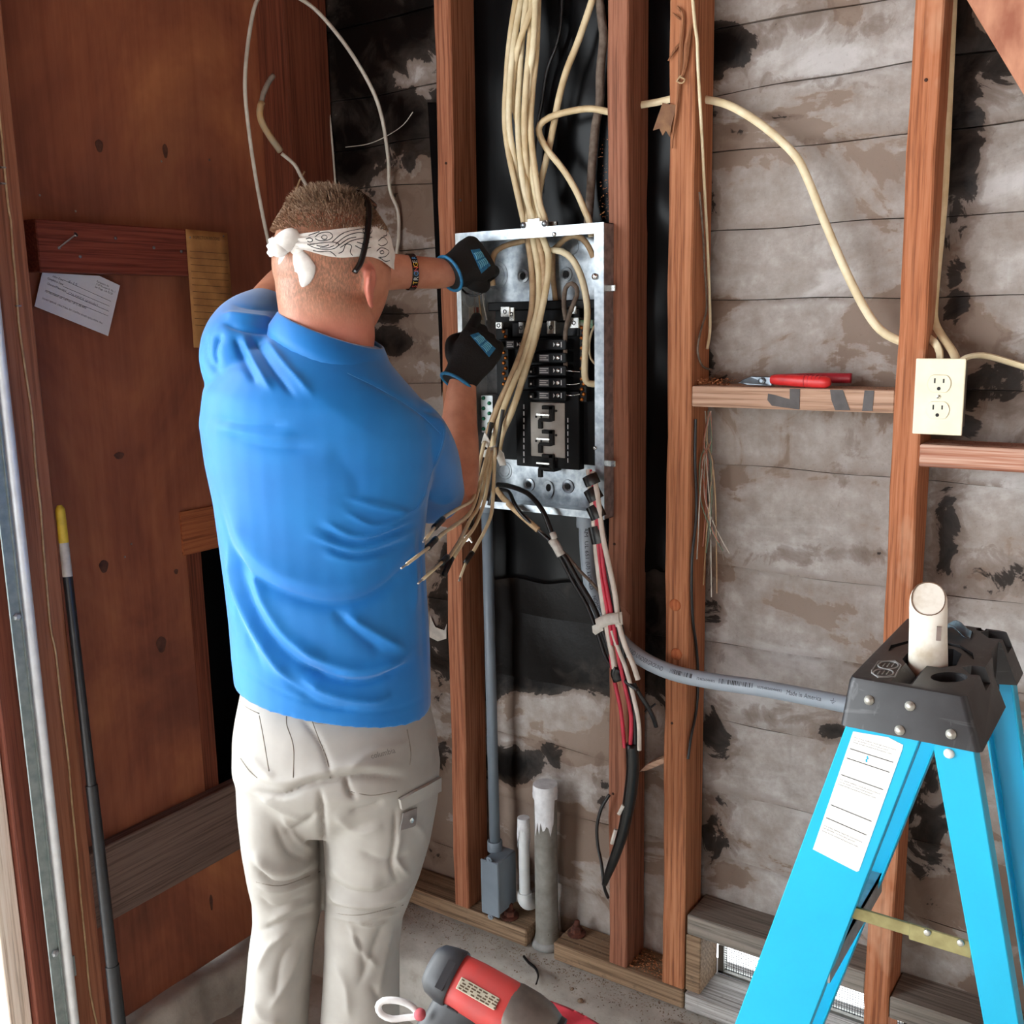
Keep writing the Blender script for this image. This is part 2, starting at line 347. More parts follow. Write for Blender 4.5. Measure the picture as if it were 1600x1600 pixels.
# --- back wall
wb = obj('wall_back', join(box(-1.95, -0.80, 1.850, 1.90, -0.02, 2.75), box(-0.80, 2.6, 1.850, 1.90, 0.122, 2.75), box(-0.80, 2.6, 1.850, 1.90, -0.05, 0.020), box(-0.372, -0.12, 1.85, 1.90, 0.03, 0.09)), plain('sheathing_dark', (52,42,36), 0.8))
tag(wb, kind='structure')
BL = [  # tar stains: px centre, px radii, strength
 (590,90,110,150,1.0),(540,230,50,70,.9),(650,20,40,60,1),(640,115,30,28,-.55),(600,300,40,12,.55),(612,535,40,24,.8),(600,488,45,16,.7),(585,560,30,20,.6),(640,390,30,14,.35),(560,330,30,16,.5),
 (850,985,150,105,1.15),(770,1100,30,20,.5),(800,1196,40,26,.95),(870,1170,34,30,.9),(908,1135,44,36,-.9),(825,1118,40,22,-.9),(780,1330,20,40,.5),(940,1230,14,60,.5),
 (1010,985,60,120,.85),(1000,1085,40,30,.4),(1130,72,42,34,.95),(1118,110,22,20,.7),(1112,250,14,240,.42),(1108,560,14,60,.5),(1125,590,22,24,.5),(1250,30,150,36,.36),(1300,128,130,14,.36),
 (1220,182,24,6,.6),(1150,205,16,12,.5),(1240,868,160,18,.42),(1230,1118,120,16,.4),(1304,1143,38,16,.62),(1116,1160,30,60,.62),(1112,960,22,90,.45),(1115,1300,26,60,.6),(1240,730,90,8,.3),(1330,700,30,70,.36),
 (1500,150,34,200,.75),(1545,90,80,70,.6),(1492,420,22,140,.62),(1560,600,90,70,.55),(1505,640,40,60,.7),(1560,905,110,36,.5),(1480,830,26,120,.6),(1470,1180,60,220,.6),(1440,1300,50,120,.6),
 (700,870,14,26,.8),(695,1040,16,40,.6),(690,1180,20,26,.6),(680,1330,24,20,.5),(560,205,140,60,.5)]
PL = [(1325,88,100,28,.4),(1290,300,80,30,.16),(1230,430,120,50,.1),(1240,690,90,40,.12),(1240,800,110,40,.12),(1230,950,110,60,.05),(1550,300,60,80,.14),(1560,760,60,60,.12),(1230,1200,90,60,.08),(620,330,60,60,-.02),(820,1300,150,150,-.12),(1340,190,80,26,.12)]
def blobs(px, py, L):
    t = np.zeros_like(px)
    for cx, cy, rx, ry, s in L:
        d = np.sqrt(((px-cx)/rx)**2+((py-cy)/ry)**2); w = np.clip(1.25-0.62*d, 0, 1)
        t = np.where(abs(s*w) > abs(t), s*w, t) if s > 0 else t+s*w
    return t
rows_px = [1340, 1231, 1118, 1006, 884, 723, 605, 476, 362, 236, 148, 50]
zr = [0.125]+[onY(1112, y, YS)[2] for y in rows_px]
zz = [zr[0]]
for z in zr[1:]:
    if z-zz[-1] > 0.06: zz.append(z)
while zz[-1] < 2.6: zz.append(zz[-1]+0.14)
zz = [0.0]+zz
def board(z0, z1, k, x0=-1.80, x1=0.9):
    nx, nz = int((x1-x0)/0.011), 14
    ph = k*1.7
    def wav(x, p): return 0.006*math.sin(x*2.3+p)+0.003*math.sin(x*7.1+p*2.1)+0.0015*math.sin(x*23+p*3)
    def fn(u, v):
        x = x0+u*(x1-x0); a = z0+wav(x, ph)+0.0007; b_ = z1+wav(x, ph+1.7)-0.0007; z = a+(b_-a)*v
        y = YS+0.004*v-0.003*math.sin(v*3.14)+0.0018*math.sin(x*9+ph)+0.0012*math.sin(x*26+v*4+ph)
        return (x, y, z)
    g = grid(fn, nx, nz, (0, 0.016, 0))
    o = obj('board', g, m_pap, wb, smooth=True, autosmooth=40)
    V = np.array([q.co for q in o.data.vertices]); p = proj(V)
    for nm, L in (('tar', BL), ('pale', PL)):
        at = o.data.attributes.new(nm, 'FLOAT', 'POINT'); at.data.foreach_set('value', blobs(p[:, 0], p[:, 1], L).astype(np.float32))
    zc_ = V[:, 2]; w1 = np.clip(1-(zc_-zc_.min())/.022, 0, 1); w2 = np.clip(1-(zc_.max()-zc_)/.014, 0, 1); at = o.data.attributes.new('seam', 'FLOAT', 'POINT'); at.data.foreach_set('value', (np.maximum(w1, w2)*.8).astype(np.float32))
    return o
for k in range(len(zz)-1):
    if k == 0: board(zz[0], zz[1], k, -1.80, -0.775)
    else: board(zz[k], zz[k+1], k)
# glossy black paper patch behind the panel and between the close studs
def sheet(x0, x1, ztop, zb0, zb1, ph, amp, yb=0.010):
    def fn(u, v):
        x = x0+u*(x1-x0); zb = zb0+(zb1-zb0)*u + 0.004*math.sin(u*19+ph); z = ztop+(zb-ztop)*v
        return (x, YS-yb+amp*math.sin(x*31+z*5+ph)*math.sin(z*13+ph)+amp*0.5*math.sin(z*37+x*11), z)
    return grid(fn, 40, 160, (0, 0.0008, 0))
m_tarp = plain('tar_paper_gloss', (9,9,10), 0.26, 0, (6,6,7), 9, bump=0.25, spec=0.12)
ta = obj('tar_paper', sheet(-1.40, -0.955, 2.7, onY(760, 905, YS)[2], onY(945, 912, YS)[2], 0.4, 0.0022), m_tarp, wb, smooth=True)
tb = obj('tar_paper', sheet(-0.955, -0.842, 2.7, onY(985, 890, YS)[2], onY(1038, 886, YS)[2], 2.4, 0.0045), m_tarp, wb, smooth=True)
tc_ = obj('tar_paper', prism([onY(x, y, YS-0.006) for x, y in [(668,160),(684,160),(700,560),(690,620),(676,300)]], (0,0.001,0)), m_tarp, wb)
# framing
def stud(name, x0, x1, m, z0=0.041, z1=2.7, lean=0.0):
    v, f = box(x0, x1, YF, YS-0.012, z0, z1); v[4:, 0] += lean
    # subdivide along the length so the edges can waver
    n = 40; rings = []
    for i in range(n+1):
        t = i/n; w = 0.0012*math.sin(i*0.9+x0*40)+0.0008*math.sin(i*2.3)
        z = z0+(z1-z0)*t; sx = lean*t
        c = 0.003
        rings.append([(x0+sx+c+w, YF+w*.5, z), (x1+sx-c+w*.6, YF+w*.5, z), (x1+sx+w*.6, YF+c, z), (x1+sx, YS-0.012, z), (x0+sx, YS-0.012, z), (x0+sx+w, YF+c, z)])
    return obj('stud', loft(rings), m, wb, smooth=True, autosmooth=30)
stud('stud', -1.362, -1.321, m_fir_a, lean=0.028)
stud('stud', -0.949, -0.907, m_fir_b)
stud('stud', -0.824, -0.776, m_fir_c, lean=-0.003)
stud('stud', -0.419, -0.376, m_fir_d)
stud('stud', 0.30, 0.342, m_fir_b)
# sill plates (cut around the big grey pipe)
xa, xb = onY(830, 1480, YF)[0]-0.012, onY(866, 1490, YF)[0]
obj('sill_plate', box(-1.74, xa, YF-0.002, YS-0.004, 0.0, 0.041), m_plate, wb, bevel=0.003)
obj('sill_plate', box(xb, -0.775, YF-0.004, YS-0.004, -0.002, 0.040), m_plate, wb, bevel=0.003)
obj('sill_plate', box(-0.772, 2.4, YF-0.003, YS+0.004, -0.002, 0.038), m_platew, wb, bevel=0.003)
# blocking between studs
z0 = onY(1075, 635, YF)[2]; z1 = onY(1075, 603, YF)[2]
zb_ = onY(1066, 1459, YF)[2]; zt_ = onY(1066, 1428, YF)[2]
bl1 = obj('blocking', box(-0.776, -0.419, YF+0.001, YS-0.012, z0, z1), m_block, wb, bevel=0.002)
for poly in ([(1205,612),(1242,612),(1250,612),(1250,640),(1236,641),(1200,640),(1197,622)], [(1298,612),(1318,612),(1328,641),(1304,641)], [(1350,612),(1366,612),(1364,641),(1347,641)]):
    pass
z2, z3 = onY(1435, 729, YF)[2], onY(1435, 694, YF)[2]
obj('blocking', box(-0.376, 0.300, YF+0.001, YS-0.012, z2, z3), m_block2, wb, bevel=0.002)
obj('blocking', box(-0.772, -0.419, YF+0.003, YS+0.012, zb_, zt_), m_grayblk, wb, bevel=0.003)
obj('blocking', box(-0.376, 0.30, YF+0.003, YS+0.012, zb_-0.03, zt_-0.03), m_grayblk, wb, bevel=0.003)
# short cripple beside the third stud under that block
obj('cripple', box(-0.774, -0.742, YF+0.004, YS, 0.039, zb_-0.001), m_plate, wb, bevel=0.002)
# painted marks on the upper blocking (flat spray paint)
def paint(poly, name='paint_mark'):
    P = [onY(x, y, YF) for x, y in poly]; P = [np.array((q[0], YF+0.0004, min(max(q[2], z0+0.001), z1-0.001))) for q in P]
    obj(name, prism(P, (0,-0.0006,0)), plain('spray_grey', (96,92,92), 0.8), bl1)
paint([(1234,606),(1250,606),(1249,640),(1206,634),(1199,625),(1200,615),(1210,617),(1234,624)])
paint([(1297,606),(1317,606),(1328,641),(1305,641),(1299,625)])
paint([(1351,606),(1366,606),(1363,642),(1347,642)])
# diagonal brace, top right
a, b_ = onY(1540, -60, YF-0.03), onY(1655, 130, YF-0.03)
obj('brace', bar(a+(b_-a)*-0.5, b_+(b_-a)*1.0, 0.045, 0.085, up=(0.6,0,0.8)), m_brace, wb, bevel=0.002)
# vents: fine wire mesh in the openings between block and plate
def wires(x0, x1, zA, zB, y, step, r):
    G = []
    for x in np.arange(x0, x1, step): G.append(bar((x, y, zA), (x, y, zB), r, r, up=(1,0,0)))
    for z in np.arange(zA, zB, step): G.append(bar((x0, y+r, z), (x1, y+r, z), r, r, up=(0,1,0)))
    return join(*G)
ms = obj('vent_screen', wires(-0.742, -0.372, 0.022, 0.124, 1.842, 0.0052, 0.0011), m_mesh, wb); tag(ms, kind='stuff')
obj('vent_frame', join(box(-0.742, -0.730, 1.832, 1.85, 0.036, 0.10), box(-0.742, -0.40, 1.832, 1.85, 0.036, 0.042)), plain('vent_metal', (120,118,112), 0.5, 0.6), wb)

# --- left wall: plywood outside of the framing, corner post, jamb, blocks
wl = obj('wall_left', join(box(XP-0.02, XP, 0.99, 1.40, -0.06, 2.75), box(XP-0.02, XP, 1.40, 1.90, -0.06, 0.335), box(XP-0.02, XP, 1.40, 1.90, 0.905, 2.75), box(XP-0.02, XP, 1.62, 1.90, 0.33, 0.91)), m_ply); tag(wl, kind='structure')
obj('plywood_patch', box(XP-0.004, XP+0.006, 1.385, 1.9, 0.905, 1.00), wood('ply_patch', (134,72,44), (160,92,56), (182,112,70), axis='Y', seed=31.0), wl)
obj('opening_cheek', box(XP-0.055, XP+0.002, 1.395, 1.432, 0.335, 0.905), m_post, wl)
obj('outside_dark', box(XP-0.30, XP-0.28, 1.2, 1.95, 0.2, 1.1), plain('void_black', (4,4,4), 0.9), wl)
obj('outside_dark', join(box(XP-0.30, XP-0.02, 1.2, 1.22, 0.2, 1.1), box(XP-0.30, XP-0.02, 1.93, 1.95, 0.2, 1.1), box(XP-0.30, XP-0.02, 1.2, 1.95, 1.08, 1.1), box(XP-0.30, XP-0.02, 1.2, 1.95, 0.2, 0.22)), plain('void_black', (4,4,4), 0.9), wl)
obj('corner_post', box(XP, XL, 1.690, 1.822, -0.06, 2.7), m_post, wl, bevel=0.002)
ub = obj('blocking', box(XP, XP+0.042, onX(60, 390, XP+0.042)[1], onX(300, 400, XP+0.042)[1], 1.493, 1.585), m_dkbrd, wl, bevel=0.002)
p0, p1 = onX(160, 1320, XP+0.03), onX(375, 1225, XP+0.03)
zg = (p0[2]+p1[2])/2
obj('blocking', box(XP, XP+0.03, 1.06, 1.69, zg-0.165, zg), m_greybrd, wl, bevel=0.002)
# jamb stud and door side boards
jx = XP+0.085
jy = [onX(x, y, jx)[1] for x, y in ((76,700),(118,1100),(167,1600))]; jr = float(np.mean(jy))
def jb(x, y): return onX(x, y, jx)[1]
yj2 = float(np.mean([jb(x, y) for x, y in ((36,700),(63,1000),(110,1600))]))
obj('jamb_stud', box(XP, jx, yj2-0.010, jr, -0.165, 2.7), m_jamb, wl, bevel=0.003)
yd0 = float(np.mean([jb(x, y) for x, y in ((36,1300),(51,1600))]))
obj('jamb_board', box(XP-0.05, jx-0.004, yd0, yj2-0.011, -0.165, 2.7), m_jambdk, wl, bevel=0.002)
yd1 = float(np.mean([jb(x, y) for x, y in ((3,1400),(22,1600))]))
obj('door_stop', box(XP-0.16, jx-0.02, yd1, yd0-0.001, -0.165, 2.7), m_trimw, wl, bevel=0.002)
obj('door_header', box(XP-0.05, jx, -4.0, yd1-0.0, 2.30, 2.75), m_jambdk, wl)
obj('end_wall', box(XP-0.05, jx, -6.5, -4.0, -0.17, 2.75), m_ply, wl)
# nails and knots on the upper block
m_nail = plain('nail_steel', (150,150,152), 0.35, 0.9)
for px, py in ((92,387),(240,387),(283,393),(125,401),(180,372)):
    q = onX(px, py, XP+0.042); obj('nail', lathe([(0.003,0),(0.003,0.002),(0.0008,0.003)], q, (1,0,0), 8), m_nail, wl)
obj('nail', tube([onX(92, 387, XP+0.045), onX(118, 367, XP+0.062)], 0.0016, 6), m_nail, wl)
obj('nail', lathe([(0.0045,0),(0.004,0.002)], onX(118, 367, XP+0.062), (1,0.4,0.4), 10), m_nail, wl)
for px, py, Y_, mm in ((1055,945,YF,m_fir_c),(1057,1022,YF,m_fir_c)):
    q = onY(px, py, Y_); obj('knot', lathe([(0.012,0),(0.011,0.0015),(0.006,0.002),(0.001,0.001)], q, (0.1,-1,0.1), 14), wood('knot_wood', (120,58,32), (168,92,54), (190,116,76), seed=40.0), wb, smooth=True)
for px, py, Y_ in ((1447,125,YF),(720,313,YF),(697,255,YF),(1050,1130,YF),(958,1240,YF),(960,850,YF)):
    q = onY(px, py, Y_); obj('nail', lathe([(0.0028,0),(0.0026,0.0015),(0.001,0.002)], q, (0,-1,0), 8), plain('nail_rust', (70,42,30), 0.7, 0.4), wb)
for px, py, rx, ry in ((162,885,.010,.013),(252,1007,.012,.018),(186,712,.011,.007),(155,228,.008,.012),(258,236,.006,.014),(330,832,.004,.008),(275,893,.005,.006),(330,1410,.004,.020)):
    q = onX(px, py, XP); obj('knot', prism([q+np.array([0, rx*math.cos(a)*(1+.15*math.sin(3*a)), ry*math.sin(a)]) for a in np.linspace(0, 2*np.pi, 18, endpoint=False)], (0.0008,0,0)), plain('ply_knot', (92,54,40), 0.7, 0, (66,36,28), 60), wl)
for px, py in ((62,305),(118,330),(252,252),(327,250),(240,385),(205,850),(345,865),(195,870)):
    obj('nail', lathe([(.0022,0),(.002,.001)], onX(px, py, XP), (1,0,0), 8), m_nail, wl)
# ceiling with joists (above the frame) – shades the room like the garage roof does
ce = obj('ceiling', box(-2.3, 3.6, -6.5, 1.95, 2.75, 2.80), m_post); tag(ce, kind='structure')
for x in np.arange(-1.6, 3.5, 0.61):
    obj('joist', box(x, x+0.04, -6.4, 1.85, 2.60, 2.75), m_post, ce)
wf = obj('wall_front_unseen', box(-1.9, 3.6, -6.6, -6.5, -0.17, 2.75), plain('wall_pale_bounce', (196,186,174), 0.9)); tag(wf, kind='structure')  # unseen end wall, added to stop light from behind and bounce daylight
wr = obj('wall_right_unseen', box(3.5, 3.6, -6.5, 1.95, -0.17, 2.75), plain('wall_pale_bounce', (196,186,174), 0.9)); tag(wr, kind='structure')  # unseen side wall, added in a pale tone to bounce daylight back
# ================================================================ ELECTRICAL PANEL
YP = 1.700                                            # front rim of the box
m_galv = plain('galvanised', (184,190,195), 0.36, 0.85, (142,150,157), 60, bump=0.06)
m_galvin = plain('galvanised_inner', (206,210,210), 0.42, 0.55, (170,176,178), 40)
m_blk = plain('black_plastic', (14,15,17), 0.5, 0, (9,9,11), 30, spec=0.2)
m_blk2 = plain('black_breaker', (19,21,25), 0.42, 0, (12,13,15), 50, spec=0.25)
m_greypl = plain('grey_plastic', (176,172,164), 0.5, 0, (160,156,148), 30)
m_silver = plain('silver_lug', (214,214,210), 0.25, 0.9)
m_brass = plain('brass_screw', (196,124,60), 0.3, 0.85, (150,82,36), 200)
m_white = plain('white_print', (225,228,228), 0.6)
m_dark = plain('dark_hole', (12,12,13), 0.7)
m_rom = plain('cream_sheath', (222,204,166), 0.5, 0, (200,176,134), 26, stretch=(1,1,1))
m_rom2 = plain('cream_sheath_light', (232,219,186), 0.48, 0, (214,196,156), 30)
m_tan = plain('tan_insulation', (196,168,130), 0.55, 0, (166,134,98), 40)
m_gcab = plain('grey_dusty_sheath', (118,104,92), 0.8, 0, (88,74,64), 90, bump=0.3)
m_bcab = plain('black_insulation', (22,23,26), 0.35, 0, (14,14,16), 40)
m_tape = plain('black_tape', (16,17,19), 0.3, 0, (10,10,11), 60, bump=0.3)
m_wtape = plain('white_tape', (214,210,202), 0.6, 0, (190,184,174), 60, bump=0.2)
m_redw = plain('red_insulation', (212,52,78), 0.4, 0, (180,36,60), 30)
m_whw = plain('white_insulation', (224,216,206), 0.45, 0, (200,190,178), 30)
m_copper = plain('bare_tip', (190,186,180), 0.3, 0.8)
m_cond = plain('grey_pvc', (160,170,180), 0.42, 0, (146,156,166), 8)
m_cond2 = plain('slate_pvc', (116,126,136), 0.45, 0, (104,114,124), 10)
m_ink = plain('print_ink', (40,42,46), 0.7)
pl = onY(712, 365, YP); pr = onY(944, 347, YP); pb_ = onY(916, 809, YP)
PX0, PX1, PZ0, PZ1, PYB = pl[0], pr[0], pb_[2], (pl[2]+pr[2])/2, 1.796
panel = thing('breaker_panel', ((PX0+PX1)/2, YP, PZ0), 'open grey steel breaker panel box mounted between two studs', 'electrical panel')
t = 0.0018
obj('back_plate', box(PX0, PX1, PYB-t, PYB, PZ0, PZ1), m_galv, panel)
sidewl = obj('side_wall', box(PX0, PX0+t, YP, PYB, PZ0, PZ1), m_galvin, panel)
sidewr = obj('side_wall', box(PX1-t, PX1, YP, PYB, PZ0, PZ1), m_galv, panel)
obj('top_wall', box(PX0, PX1, YP, PYB, PZ1-t, PZ1), m_galv, panel)
obj('bottom_wall', box(PX0, PX1, YP, PYB, PZ0, PZ0+t), m_galv, panel)
rw = 0.020
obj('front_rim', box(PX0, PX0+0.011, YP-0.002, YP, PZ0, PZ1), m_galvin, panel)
rim_r = obj('front_rim', box(PX1-rw, PX1, YP-0.002, YP, PZ0, PZ1), m_galv, panel)
obj('front_rim', box(PX0+0.011, PX1-rw, YP-0.002, YP, PZ1-0.019, PZ1), m_galv, panel)
obj('front_rim', box(PX0+0.011, PX1-rw, YP-0.002, YP, PZ0, PZ0+0.014), m_galv, panel)
def ringgeo(c, axis, r0, r1, h=0.002, n=20):
    ax = unit(axis); s_ = unit(np.cross(ax, (0.3, 0.9, 0.2))); t_ = np.cross(ax, s_); rm, w = (r0+r1)/2, max(abs(r0-r1)/2, .0006)
    return tube(np.array([np.asarray(c)+(s_*math.cos(a)+t_*math.sin(a))*rm for a in np.linspace(0, 2*np.pi, n+1)]), w, 6, cap=False)
def washer(px, py, Y_, r, name='mounting_boss'):
    q = onY(px, py, Y_); w = obj(name, lathe([(r,0),(r*.95,0.003),(r*.6,0.004),(r*.45,0.002)], q, (0,-1,0), 20), m_galv, panel, smooth=True, autosmooth=40)
    obj('hole', lathe([(r*.42,0.0022),(r*.42,0.0042),(r*.3,0.0042)], q, (0,-1,0), 14), m_dark, w)
for px, py in ((818,431),(885,429),(827,757),(888,760)): washer(px, py, PYB-t, 0.0145)
kh = obj('keyhole_boss', prism([onY(857+9*math.cos(a)*(1), 765+14*math.sin(a), PYB-t) for a in np.linspace(0, 2*np.pi, 24, endpoint=False)], (0,-0.004,0)), m_galv, panel)
obj('hole', prism([onY(857+4*math.cos(a), 762+6*math.sin(a), PYB-t-0.0042) for a in np.linspace(0, 2*np.pi, 16, endpoint=False)], (0,-0.0004,0)), m_dark, kh)
for px, py in ((874,790),(866,366),(930,700)):
    obj('screw', lathe([(0.004,0),(0.004,0.002),(0.002,0.003)], onY(px, py, PYB-t if py > 700 else YP-0.002), (0,-1,0), 10), m_silver, panel, smooth=True)
obj('screw', lathe([(0.006,0),(0.006,0.003),(0.003,0.005)], onY(930, 432, YP-0.002), (0,-1,0), 12), m_silver, panel, smooth=True)
# knock-outs on the left inner wall, back plate and outer right side
for px, py, r in ((734,468,0.017),(719,510,0.016),(733,509,0.014),(735,420,0.017),(756,468,0.014)):
    q = onX(px, py, PX0+t); q[1] = min(max(q[1], YP+0.018), PYB-0.018)
    obj('knockout', ringgeo(q, (1,0,0), r, r-0.0025), m_galvin, sidewl, smooth=True)
for yy, zz_, r in ((1.765, 1.50, 0.022), (1.762, 1.36, 0.014), (1.765, 1.115, 0.020)):
    obj('knockout', ringgeo((PX1, yy, zz_), (1,0,0), r, r-0.0025), m_galv, sidewr, smooth=True)
for px, py, r in ((775,430,0.030),(775,430,0.022),(788,735,0.020),(788,735,0.014),(893,385,0.017)):
    obj('knockout', ringgeo(onY(px, py, PYB-t), (0,-1,0), r, r-0.002), m_galv, panel, smooth=True)
for z_ in (onY(949, 451, 1.735)[2], onY(950, 721, 1.735)[2]):
    obj('mounting_tab', box(PX1-0.002, PX1+0.016, YP+0.012, YP+0.016, z_-0.006, z_+0.006), m_silver, panel, bevel=0.001)
for z_ in (onY(705, 474, YP)[2],): obj('mounting_tab', box(PX0-0.012, PX0+0.002, YP+0.012, YP+0.016, z_-0.006, z_+0.006), m_silver, panel, bevel=0.001)
# cable clamp on top
cz = PZ1; cx = onY(842, 350, YP+0.03)[0]
clamp = obj('cable_clamp', join(box(cx-0.030, cx+0.030, YP+0.012, YP+0.020, cz, cz+0.013), box(cx-0.030, cx+0.030, YP+0.045, YP+0.053, cz, cz+0.013), box(cx-0.014, cx+0.014, YP+0.011, YP+0.014, cz+0.002, cz+0.018)), m_silver, panel, bevel=0.001)
for s in (-0.024, 0.024): obj('screw', lathe([(0.006,0),(0.006,0.002),(0.002,0.004)], (cx+s, YP+0.012, cz+0.007), (0,-1,0), 12), m_galv, clamp, smooth=True)
obj('clamp_throat', box(cx-0.030, cx+0.030, YP+0.012, YP+0.05, cz-0.012, cz-0.001), m_galvin, clamp, bevel=0.002)
# --- interior: base, bars, breakers
def pxbox(x0, y0, x1, y1, Y0, Y1):
    """box whose front face covers the pixel rectangle on plane Y0 and goes back to Y1"""
    a, b = onY(x0, (y0+y1)/2, Y0), onY(x1, (y0+y1)/2, Y0); c, d = onY((x0+x1)/2, y0, Y0), onY((x0+x1)/2, y1, Y0)
    return box(a[0], b[0], Y0, Y1, d[2], c[2])
base = obj('bus_base', join(pxbox(776, 476, 931, 722, 1.770, 1.790), pxbox(762, 470, 934, 484, 1.756, 1.79), pxbox(806, 610, 905, 731, 1.752, 1.772), pxbox(848, 722, 866, 737, 1.755, 1.785)), m_blk, panel, bevel=0.0015)
obj('cover_lip', join(pxbox(800, 484, 905, 502, 1.752, 1.770), pxbox(800, 503, 905, 526, 1.760, 1.770)), m_blk2, base, bevel=0.0015)
obj('screw_boss', lathe([(0.009,0),(0.009,0.006),(0.005,0.008)], onY(850, 468, 1.765), (0,-1,0), 16), m_blk, base, smooth=True)
obj('screw', lathe([(0.005,0),(0.004,0.002)], onY(850, 468, 1.757), (0,-1,0), 12), m_silver, base)
obj('screw', lathe([(0.004,0),(0.003,0.002)], onY(857, 731, 1.754), (0,-1,0), 12), m_silver, base)
for i in range(9):
    yy = 632+i*10.5
    obj('slot', pxbox(817.6, yy, 819.2, yy+7, 1.7515, 1.753), m_white, base)
    if i > 1: obj('slot', pxbox(886.5, yy, 887.8, yy+7, 1.7515, 1.753), m_white, base)
plate = obj('bus_cover', pxbox(829, 629, 882, 714, 1.749, 1.752), m_greypl, base, bevel=0.001)
for i in range(3):
    y0 = 634+i*38
    g = join(pxbox(846, y0, 864, y0+6, 1.742, 1.75), pxbox(857, y0, 864, y0+24, 1.742, 1.75), pxbox(841, y0+20, 860, y0+25, 1.740, 1.75), pxbox(840, y0+22, 846, y0+36, 1.742, 1.75))
    obj('bus_stab', g, m_dark, plate, bevel=0.001)
    obj('bus_blade', pxbox(838, y0+13, 858, y0+15.5, 1.736, 1.75), m_silver, plate)
    for x_ in (838, 846, 869): obj('hole', lathe([(0.0025,0),(0.0025,0.0012)], onY(x_, y0+17 if x_ < 860 else y0+8, 1.749), (0,-1,0), 10), m_dark, plate)
def breaker(x0, y0, x1, y1, twin=True, label=True):
    b = obj('breaker', pxbox(x0, y0, x1, y1, 1.738, 1.769), m_blk2, panel, bevel=0.0018)
    w = x1-x0; yc = (y0+y1)/2; h = y1-y0
    obj('toggle', pxbox(x0+w*.04, yc-h*.28, x0+w*.17, yc+h*.28, 1.730, 1.739), m_blk, b, bevel=0.001)
    if label:
        p = obj('rating_label', pxbox(x0+w*.30, yc-h*.34, x0+w*.56, yc+h*.36, 1.7372, 1.738), plain('label_grey', (88,92,98), 0.5), b)
        for k in range(3): obj('print', pxbox(x0+w*(.32+.0*k), yc-h*(.24-.2*k), x0+w*(.54-.05*(k % 2)), yc-h*(.16-.2*k), 1.7368, 1.7372), m_white, p)
    obj('print', pxbox(x0+w*.07, yc+h*.02, x0+w*.11, yc+h*.2, 1.7294, 1.7302), m_white, b)
    obj('arrow', prism([onY(x0+w*.68, yc-h*.2, 1.738), onY(x0+w*.72, yc, 1.738), onY(x0+w*.68, yc+h*.2, 1.738)], (0,-0.0006,0)), m_white, b)
    s = obj('terminal_screw', lathe([(0.0038,0),(0.0038,0.002),(0.0015,0.003)], onY(x0+w*.80, yc, 1.738), (0,-1,0), 12), m_silver, b)
    obj('print', pxbox(x0+w*.87, yc-h*.25, x0+w*.89, yc+h*.25, 1.7372, 1.7382), m_white, b)
rows = [(530,547),(551,567),(571,587),(590,606),(610,626)]
for i, (a, b) in enumerate(rows): breaker(824, a, 884, b, label=(i > 0))
breaker(778, 530, 822, 546)
def lug(x0, y0, x1, y1, Y0=1.745):
    b = obj('lug', pxbox(x0, y0, x1, y1, Y0, 1.77), m_silver, panel, bevel=0.001); xc, yc = (x0+x1)/2, (y0+y1)/2
    obj('hole', ringgeo(onY(xc, yc, Y0), (0,-1,0), 0.0045, 0.0025, 0.001, 14), m_dark, b)
lug(782, 479, 796, 495); lug(795, 480, 803, 502, 1.748); lug(774, 503, 784, 514); lug(810, 503, 818, 521); lug(854, 501, 867, 522, 1.742); lug(887, 478, 900, 491); lug(889, 496, 904, 513, 1.74)
for nm, xx, ya, yb2, n_ in (('neutral_bar', 911, 508, 628, 15), ('neutral_bar', 789, 514, 604, 11)):
    nb = obj(nm, pxbox(xx-5, ya, xx+5, yb2, 1.752, 1.768), m_dark, panel, bevel=0.001)
    for k in range(n_):
        yy = ya+4+(yb2-ya-8)*k/(n_-1)
        obj('terminal_screw', lathe([(0.0042,0),(0.004,0.003),(0.001,0.0042)], onY(xx+((k % 2)*3-1.5), yy, 1.752), (0,-1,0.15), 10), m_brass, nb, smooth=True)
gb = obj('ground_bar', pxbox(905, 500, 926, 513, 1.75, 1.768), plain('green_bar', (36,120,70), 0.5, 0, (160,160,150), 120), panel)
gb2 = obj('ground_bar', pxbox(752, 618, 770, 676, 1.748, 1.79), m_galvin, panel)
for k in range(7): obj('ground_screw', lathe([(0.004,0),(0.004,0.003),(0.001,0.004)], onY(756+(k % 2)*9, 622+k*8, 1.748), (0,-1,0), 10), plain('green_screw', (26,120,84), 0.4, 0.4), gb2, smooth=True)
lb1 = obj('wiring_label', join(box(PX0+t, PX0+t+0.0008, 1.735, 1.790, onX(760, 545, PX0)[2], onX(760, 478, PX0)[2])), plain('label_cream', (206,202,188), 0.7), panel)
obj('label_stripe', box(PX0+t+0.0008, PX0+t+0.0014, 1.752, 1.768, onX(760, 543, PX0)[2], onX(760, 480, PX0)[2]), plain('label_red', (170,92,80), 0.7), lb1)

